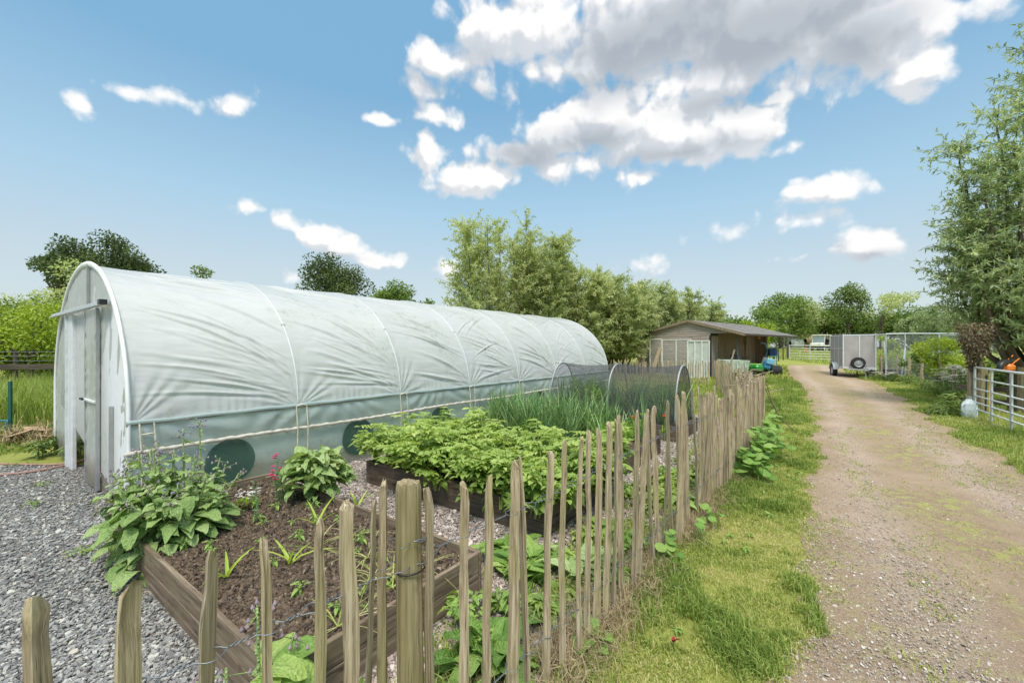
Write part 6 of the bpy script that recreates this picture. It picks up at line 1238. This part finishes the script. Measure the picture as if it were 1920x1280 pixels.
# ================================================================== SKY, SUN, CAMERA
SUN_AZ, SUN_EL = math.radians(182), math.radians(60)
w = bpy.data.worlds.new('World'); S.world = w; w.use_nodes = True; nt = w.node_tree; nt.nodes.clear()
def N(tree, t, **k):
    n = tree.nodes.new(t)
    for a_, v in k.items(): setattr(n, a_, v)
    return n
def mth(tree, op, a_, b_=0.0, clamp=False):
    n = N(tree, 'ShaderNodeMath', operation=op, use_clamp=clamp)
    for i, v in enumerate((a_, b_)):
        if hasattr(v, 'is_output'): tree.links.new(v, n.inputs[i])
        else: n.inputs[i].default_value = v
    return n.outputs[0]
CL = [  # clouds: centre and half size in photograph pixels, weight
    (930, 50, 110, 100, 1.0), (1010, 40, 90, 100, 1.0), (830, 120, 75, 52, .8), (785, 160, 34, 44, .7), (900, 160, 95, 40, .55), (1080, 130, 120, 70, .7),
    (1250, 40, 260, 150, 1.2), (1450, 40, 290, 140, 1.2), (1620, 70, 210, 110, 1.1), (1720, 125, 95, 55, .9), (1715, 170, 36, 42, .7), (1820, 10, 140, 48, .7), (1340, 150, 170, 75, .8),
    (1130, 205, 100, 72, 1.2), (1240, 240, 180, 80, 1.3), (1370, 245, 130, 78, 1.25), (1050, 255, 110, 55, 1.05), (980, 285, 110, 40, .8), (1050, 308, 75, 36, .7), (1300, 190, 140, 50, .7), (1450, 185, 55, 18, .55), (1490, 280, 45, 22, .5),
    (890, 340, 90, 48, .95), (800, 280, 42, 56, .75), (812, 220, 58, 28, .65), (720, 228, 44, 17, .45), (1190, 330, 50, 24, .4),
    (165, 205, 62, 36, .8), (255, 176, 54, 22, .42), (335, 187, 64, 22, .45), (452, 195, 44, 32, .42), (262, 240, 40, 18, .3), (470, 391, 34, 22, .75), (530, 408, 42, 24, .8), (600, 440, 48, 32, .85), (640, 466, 52, 30, .85), (715, 486, 62, 20, .65),
    (1545, 356, 96, 32, .85), (1500, 415, 75, 28, .4), (1640, 458, 105, 38, .95), (1375, 432, 75, 18, .3), (1560, 470, 110, 14, .4), (850, 510, 40, 24, .35), (1215, 512, 40, 28, .4), (640, 520, 130, 13, .3)]
GR = [(1240, 75, 230, 90, 1.), (1450, 60, 300, 95, 1.), (1620, 75, 180, 75, .8), (1100, 262, 150, 34, .6), (1280, 282, 190, 26, .6), (980, 290, 110, 36, .8), (1150, 150, 160, 70, .5), (870, 180, 150, 40, .4), (900, 100, 120, 40, .3), (1340, 195, 200, 40, .5), (1640, 478, 130, 16, .5), (1560, 462, 60, 20, .5), (640, 485, 80, 16, .3)]
g = bpy.data.node_groups.new('cloud_density', 'ShaderNodeTree'); g.interface.new_socket('P', in_out='INPUT', socket_type='NodeSocketVector'); g.interface.new_socket('D', in_out='OUTPUT', socket_type='NodeSocketFloat')
gi = N(g, 'NodeGroupInput'); go = N(g, 'NodeGroupOutput')
nz1 = N(g, 'ShaderNodeTexNoise'); nz1.inputs['Scale'].default_value = 11; nz1.inputs['Detail'].default_value = 6; g.links.new(gi.outputs[0], nz1.inputs['Vector'])
sb = N(g, 'ShaderNodeVectorMath', operation='SUBTRACT'); g.links.new(nz1.outputs['Color'], sb.inputs[0]); sb.inputs[1].default_value = (.5, .5, .5)
wm = N(g, 'ShaderNodeVectorMath', operation='MULTIPLY_ADD'); g.links.new(sb.outputs[0], wm.inputs[0]); wm.inputs[1].default_value = (.065, .045, 0); g.links.new(gi.outputs[0], wm.inputs[2])
CL = [(u, v, ru * (.86 if ru > 90 else .95), rv * (.82 if ru > 90 else .9), wt) for (u, v, ru, rv, wt) in CL]
def blobs(lst):
  prev = None
  for (u, v, ru, rv, wt) in lst:
      az = math.atan((u - CX) / F); rr_ = math.hypot(u - CX, F); el = math.atan((HV - v) / rr_); wa = ru / F * math.cos(az) ** 2 * 1.15; we = rv / rr_ * math.cos(el) ** 2 * 1.15
      q = N(g, 'ShaderNodeVectorMath', operation='MULTIPLY_ADD'); g.links.new(wm.outputs[0], q.inputs[0]); q.inputs[1].default_value = (1 / wa, 1 / we, 0); q.inputs[2].default_value = (-az / wa, -el / we, 0)
      le = N(g, 'ShaderNodeVectorMath', operation='LENGTH'); g.links.new(q.outputs[0], le.inputs[0])
      dv = mth(g, 'MULTIPLY', mth(g, 'SUBTRACT', 1.0, le.outputs['Value']), wt)
      if prev is None: prev = dv
      else: prev = mth(g, 'MAXIMUM', prev, dv)
  return prev
prev = blobs(CL); gray = blobs(GR); g.interface.new_socket('G', in_out='OUTPUT', socket_type='NodeSocketFloat')
nz2 = N(g, 'ShaderNodeTexNoise'); nz2.inputs['Scale'].default_value = 13; nz2.inputs['Detail'].default_value = 10; nz2.inputs['Roughness'].default_value = .68; g.links.new(gi.outputs[0], nz2.inputs['Vector'])
bl = None
for sc_, am_ in ((13, .62), (30, .32), (68, .12)):
    vo = N(g, 'ShaderNodeTexVoronoi', feature='SMOOTH_F1', voronoi_dimensions='2D'); vo.inputs['Scale'].default_value = sc_; vo.inputs['Smoothness'].default_value = .35; g.links.new(wm.outputs[0], vo.inputs['Vector'])
    t_ = mth(g, 'MULTIPLY', mth(g, 'SUBTRACT', .42, vo.outputs['Distance']), am_); bl = t_ if bl is None else mth(g, 'ADD', bl, t_)
g.links.new(mth(g, 'ADD', mth(g, 'ADD', prev, bl), mth(g, 'MULTIPLY', mth(g, 'SUBTRACT', nz2.outputs['Fac'], .52), .75)), go.inputs[0])
nz3 = N(g, 'ShaderNodeTexNoise'); nz3.inputs['Scale'].default_value = 7; nz3.inputs['Detail'].default_value = 2; g.links.new(gi.outputs[0], nz3.inputs['Vector'])
g.links.new(mth(g, 'ADD', gray, mth(g, 'MULTIPLY', mth(g, 'SUBTRACT', nz3.outputs['Fac'], .5), .7)), go.inputs[1])
tc = N(nt, 'ShaderNodeTexCoord'); sx = N(nt, 'ShaderNodeSeparateXYZ'); nt.links.new(tc.outputs['Generated'], sx.inputs[0])
az = mth(nt, 'ARCTAN2', sx.outputs['X'], sx.outputs['Y']); el = mth(nt, 'ARCSINE', sx.outputs['Z']); cb = N(nt, 'ShaderNodeCombineXYZ'); nt.links.new(az, cb.inputs[0]); nt.links.new(el, cb.inputs[1])
g1 = N(nt, 'ShaderNodeGroup', node_tree=g); nt.links.new(cb.outputs[0], g1.inputs[0])
of = N(nt, 'ShaderNodeVectorMath', operation='ADD'); nt.links.new(cb.outputs[0], of.inputs[0]); of.inputs[1].default_value = (.016, .028, 0); g2 = N(nt, 'ShaderNodeGroup', node_tree=g); nt.links.new(of.outputs[0], g2.inputs[0])
sky = N(nt, 'ShaderNodeTexSky', sky_type='NISHITA', sun_disc=False, sun_elevation=SUN_EL, sun_rotation=SUN_AZ, air_density=1.0, dust_density=1.2, ozone_density=1.6)
def mr(src, a_, b_, lo=0.0, hi=1.0):
    n = N(nt, 'ShaderNodeMapRange', interpolation_type='SMOOTHSTEP'); nt.links.new(src, n.inputs[0]); n.inputs[1].default_value = a_; n.inputs[2].default_value = b_; n.inputs[3].default_value = lo; n.inputs[4].default_value = hi; return n.outputs[0]
alpha = mth(nt, 'MULTIPLY', mr(g1.outputs[0], .02, .44), .95); relief = mr(mth(nt, 'SUBTRACT', g1.outputs[0], g2.outputs[0]), -.20, .30); gry = mr(g1.outputs[1], -.15, .8)
lit = mth(nt, 'SUBTRACT', mth(nt, 'ADD', mth(nt, 'MULTIPLY', relief, mth(nt, 'SUBTRACT', .52, mth(nt, 'MULTIPLY', gry, .38))), .56), mth(nt, 'MULTIPLY', gry, .50), True)
cr = N(nt, 'ShaderNodeValToRGB'); nt.links.new(lit, cr.inputs[0]); e_ = cr.color_ramp.elements; CB = 4.35
cr.color_ramp.elements.new(.5)
for q, (p_, c_) in zip(cr.color_ramp.elements, ((0.0, (.38, .42, .47)), (.5, (.66, .69, .73)), (.95, (1, .985, .965)))): q.position = p_; q.color = c_ + (1,)
cm = N(nt, 'ShaderNodeVectorMath', operation='SCALE'); nt.links.new(cr.outputs[0], cm.inputs[0]); cm.inputs['Scale'].default_value = CB
tn = N(nt, 'ShaderNodeMix', data_type='RGBA', blend_type='MULTIPLY'); tn.inputs[0].default_value = 1; nt.links.new(sky.outputs[0], tn.inputs[6]); tn.inputs[7].default_value = (1.0, 1.3, 1.12, 1)
lo = N(nt, 'ShaderNodeValToRGB'); nt.links.new(el, lo.inputs[0]); cr_ = lo.color_ramp; SKYK = .84
for p_ in (.3, .4): cr_.elements.new(p_)
for q, (p_, c_) in zip(cr_.elements, ((0.02, (2.95, 2.98, 3.2)), (.17, (2.72, 3.02, 3.35)), (.30, (2.05, 2.98, 3.75)), (.52, (1.08, 2.14, 3.28)))): q.position = p_; q.color = tuple(x / 4 for x in c_) + (1,)
ls_ = N(nt, 'ShaderNodeVectorMath', operation='SCALE'); nt.links.new(lo.outputs[0], ls_.inputs[0]); ls_.inputs['Scale'].default_value = 4.0 * SKYK
hzf = mr(el, .5, 1.1, .85, .0)
m0 = N(nt, 'ShaderNodeMix', data_type='RGBA'); nt.links.new(hzf, m0.inputs[0]); top_fill = N(nt, 'ShaderNodeMix', data_type='RGBA'); nt.links.new(mr(el, .75, 1.0, .0, .9), top_fill.inputs[0]); nt.links.new(tn.outputs[2], top_fill.inputs[6]); top_fill.inputs[7].default_value = (7.8, 7.8, 7.7, 1); nt.links.new(top_fill.outputs[2], m0.inputs[6]); nt.links.new(ls_.outputs[0], m0.inputs[7])  # bright white zenith, never in view, added as soft fill light
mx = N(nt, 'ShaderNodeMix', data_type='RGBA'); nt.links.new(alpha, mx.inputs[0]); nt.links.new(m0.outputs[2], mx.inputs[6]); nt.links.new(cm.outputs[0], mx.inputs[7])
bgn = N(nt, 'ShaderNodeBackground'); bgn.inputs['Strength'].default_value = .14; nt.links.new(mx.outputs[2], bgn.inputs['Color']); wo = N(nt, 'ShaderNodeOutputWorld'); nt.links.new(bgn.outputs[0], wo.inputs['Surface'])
w.cycles.sampling_method = 'MANUAL'; w.cycles.sample_map_resolution = 512
sd_ = bpy.data.lights.new('sun', 'SUN'); sd_.energy = 1.9; sd_.angle = math.radians(16); sd_.color = (1, .955, .88); so = bpy.data.objects.new('sun', sd_); COL.objects.link(so)
dv = Vector((math.sin(SUN_AZ) * math.cos(SUN_EL), math.cos(SUN_AZ) * math.cos(SUN_EL), math.sin(SUN_EL))); so.rotation_euler = (-dv).to_track_quat('-Z', 'Y').to_euler(); so.location = (0, 0, 30)
cd = bpy.data.cameras.new('camera'); cd.sensor_width = 36; cd.sensor_fit = 'HORIZONTAL'; cd.lens = 36 * F / 1920; cd.shift_y = (HV - 640) / 1920; cd.clip_start = .02; cd.clip_end = 2500
co = bpy.data.objects.new('camera', cd); COL.objects.link(co); co.location = (0, 0, CH); co.rotation_euler = (PI / 2, 0, 0); S.camera = co
S.view_settings.view_transform = 'Standard'; S.view_settings.look = 'None'; S.view_settings.exposure = .80; S.view_settings.gamma = 1
S.render.engine = 'CYCLES'; S.cycles.max_bounces = 8; S.cycles.diffuse_bounces = 5; S.cycles.transparent_max_bounces = 14; S.cycles.use_denoising = True; S.cycles.caustics_reflective = False; S.cycles.caustics_refractive = False
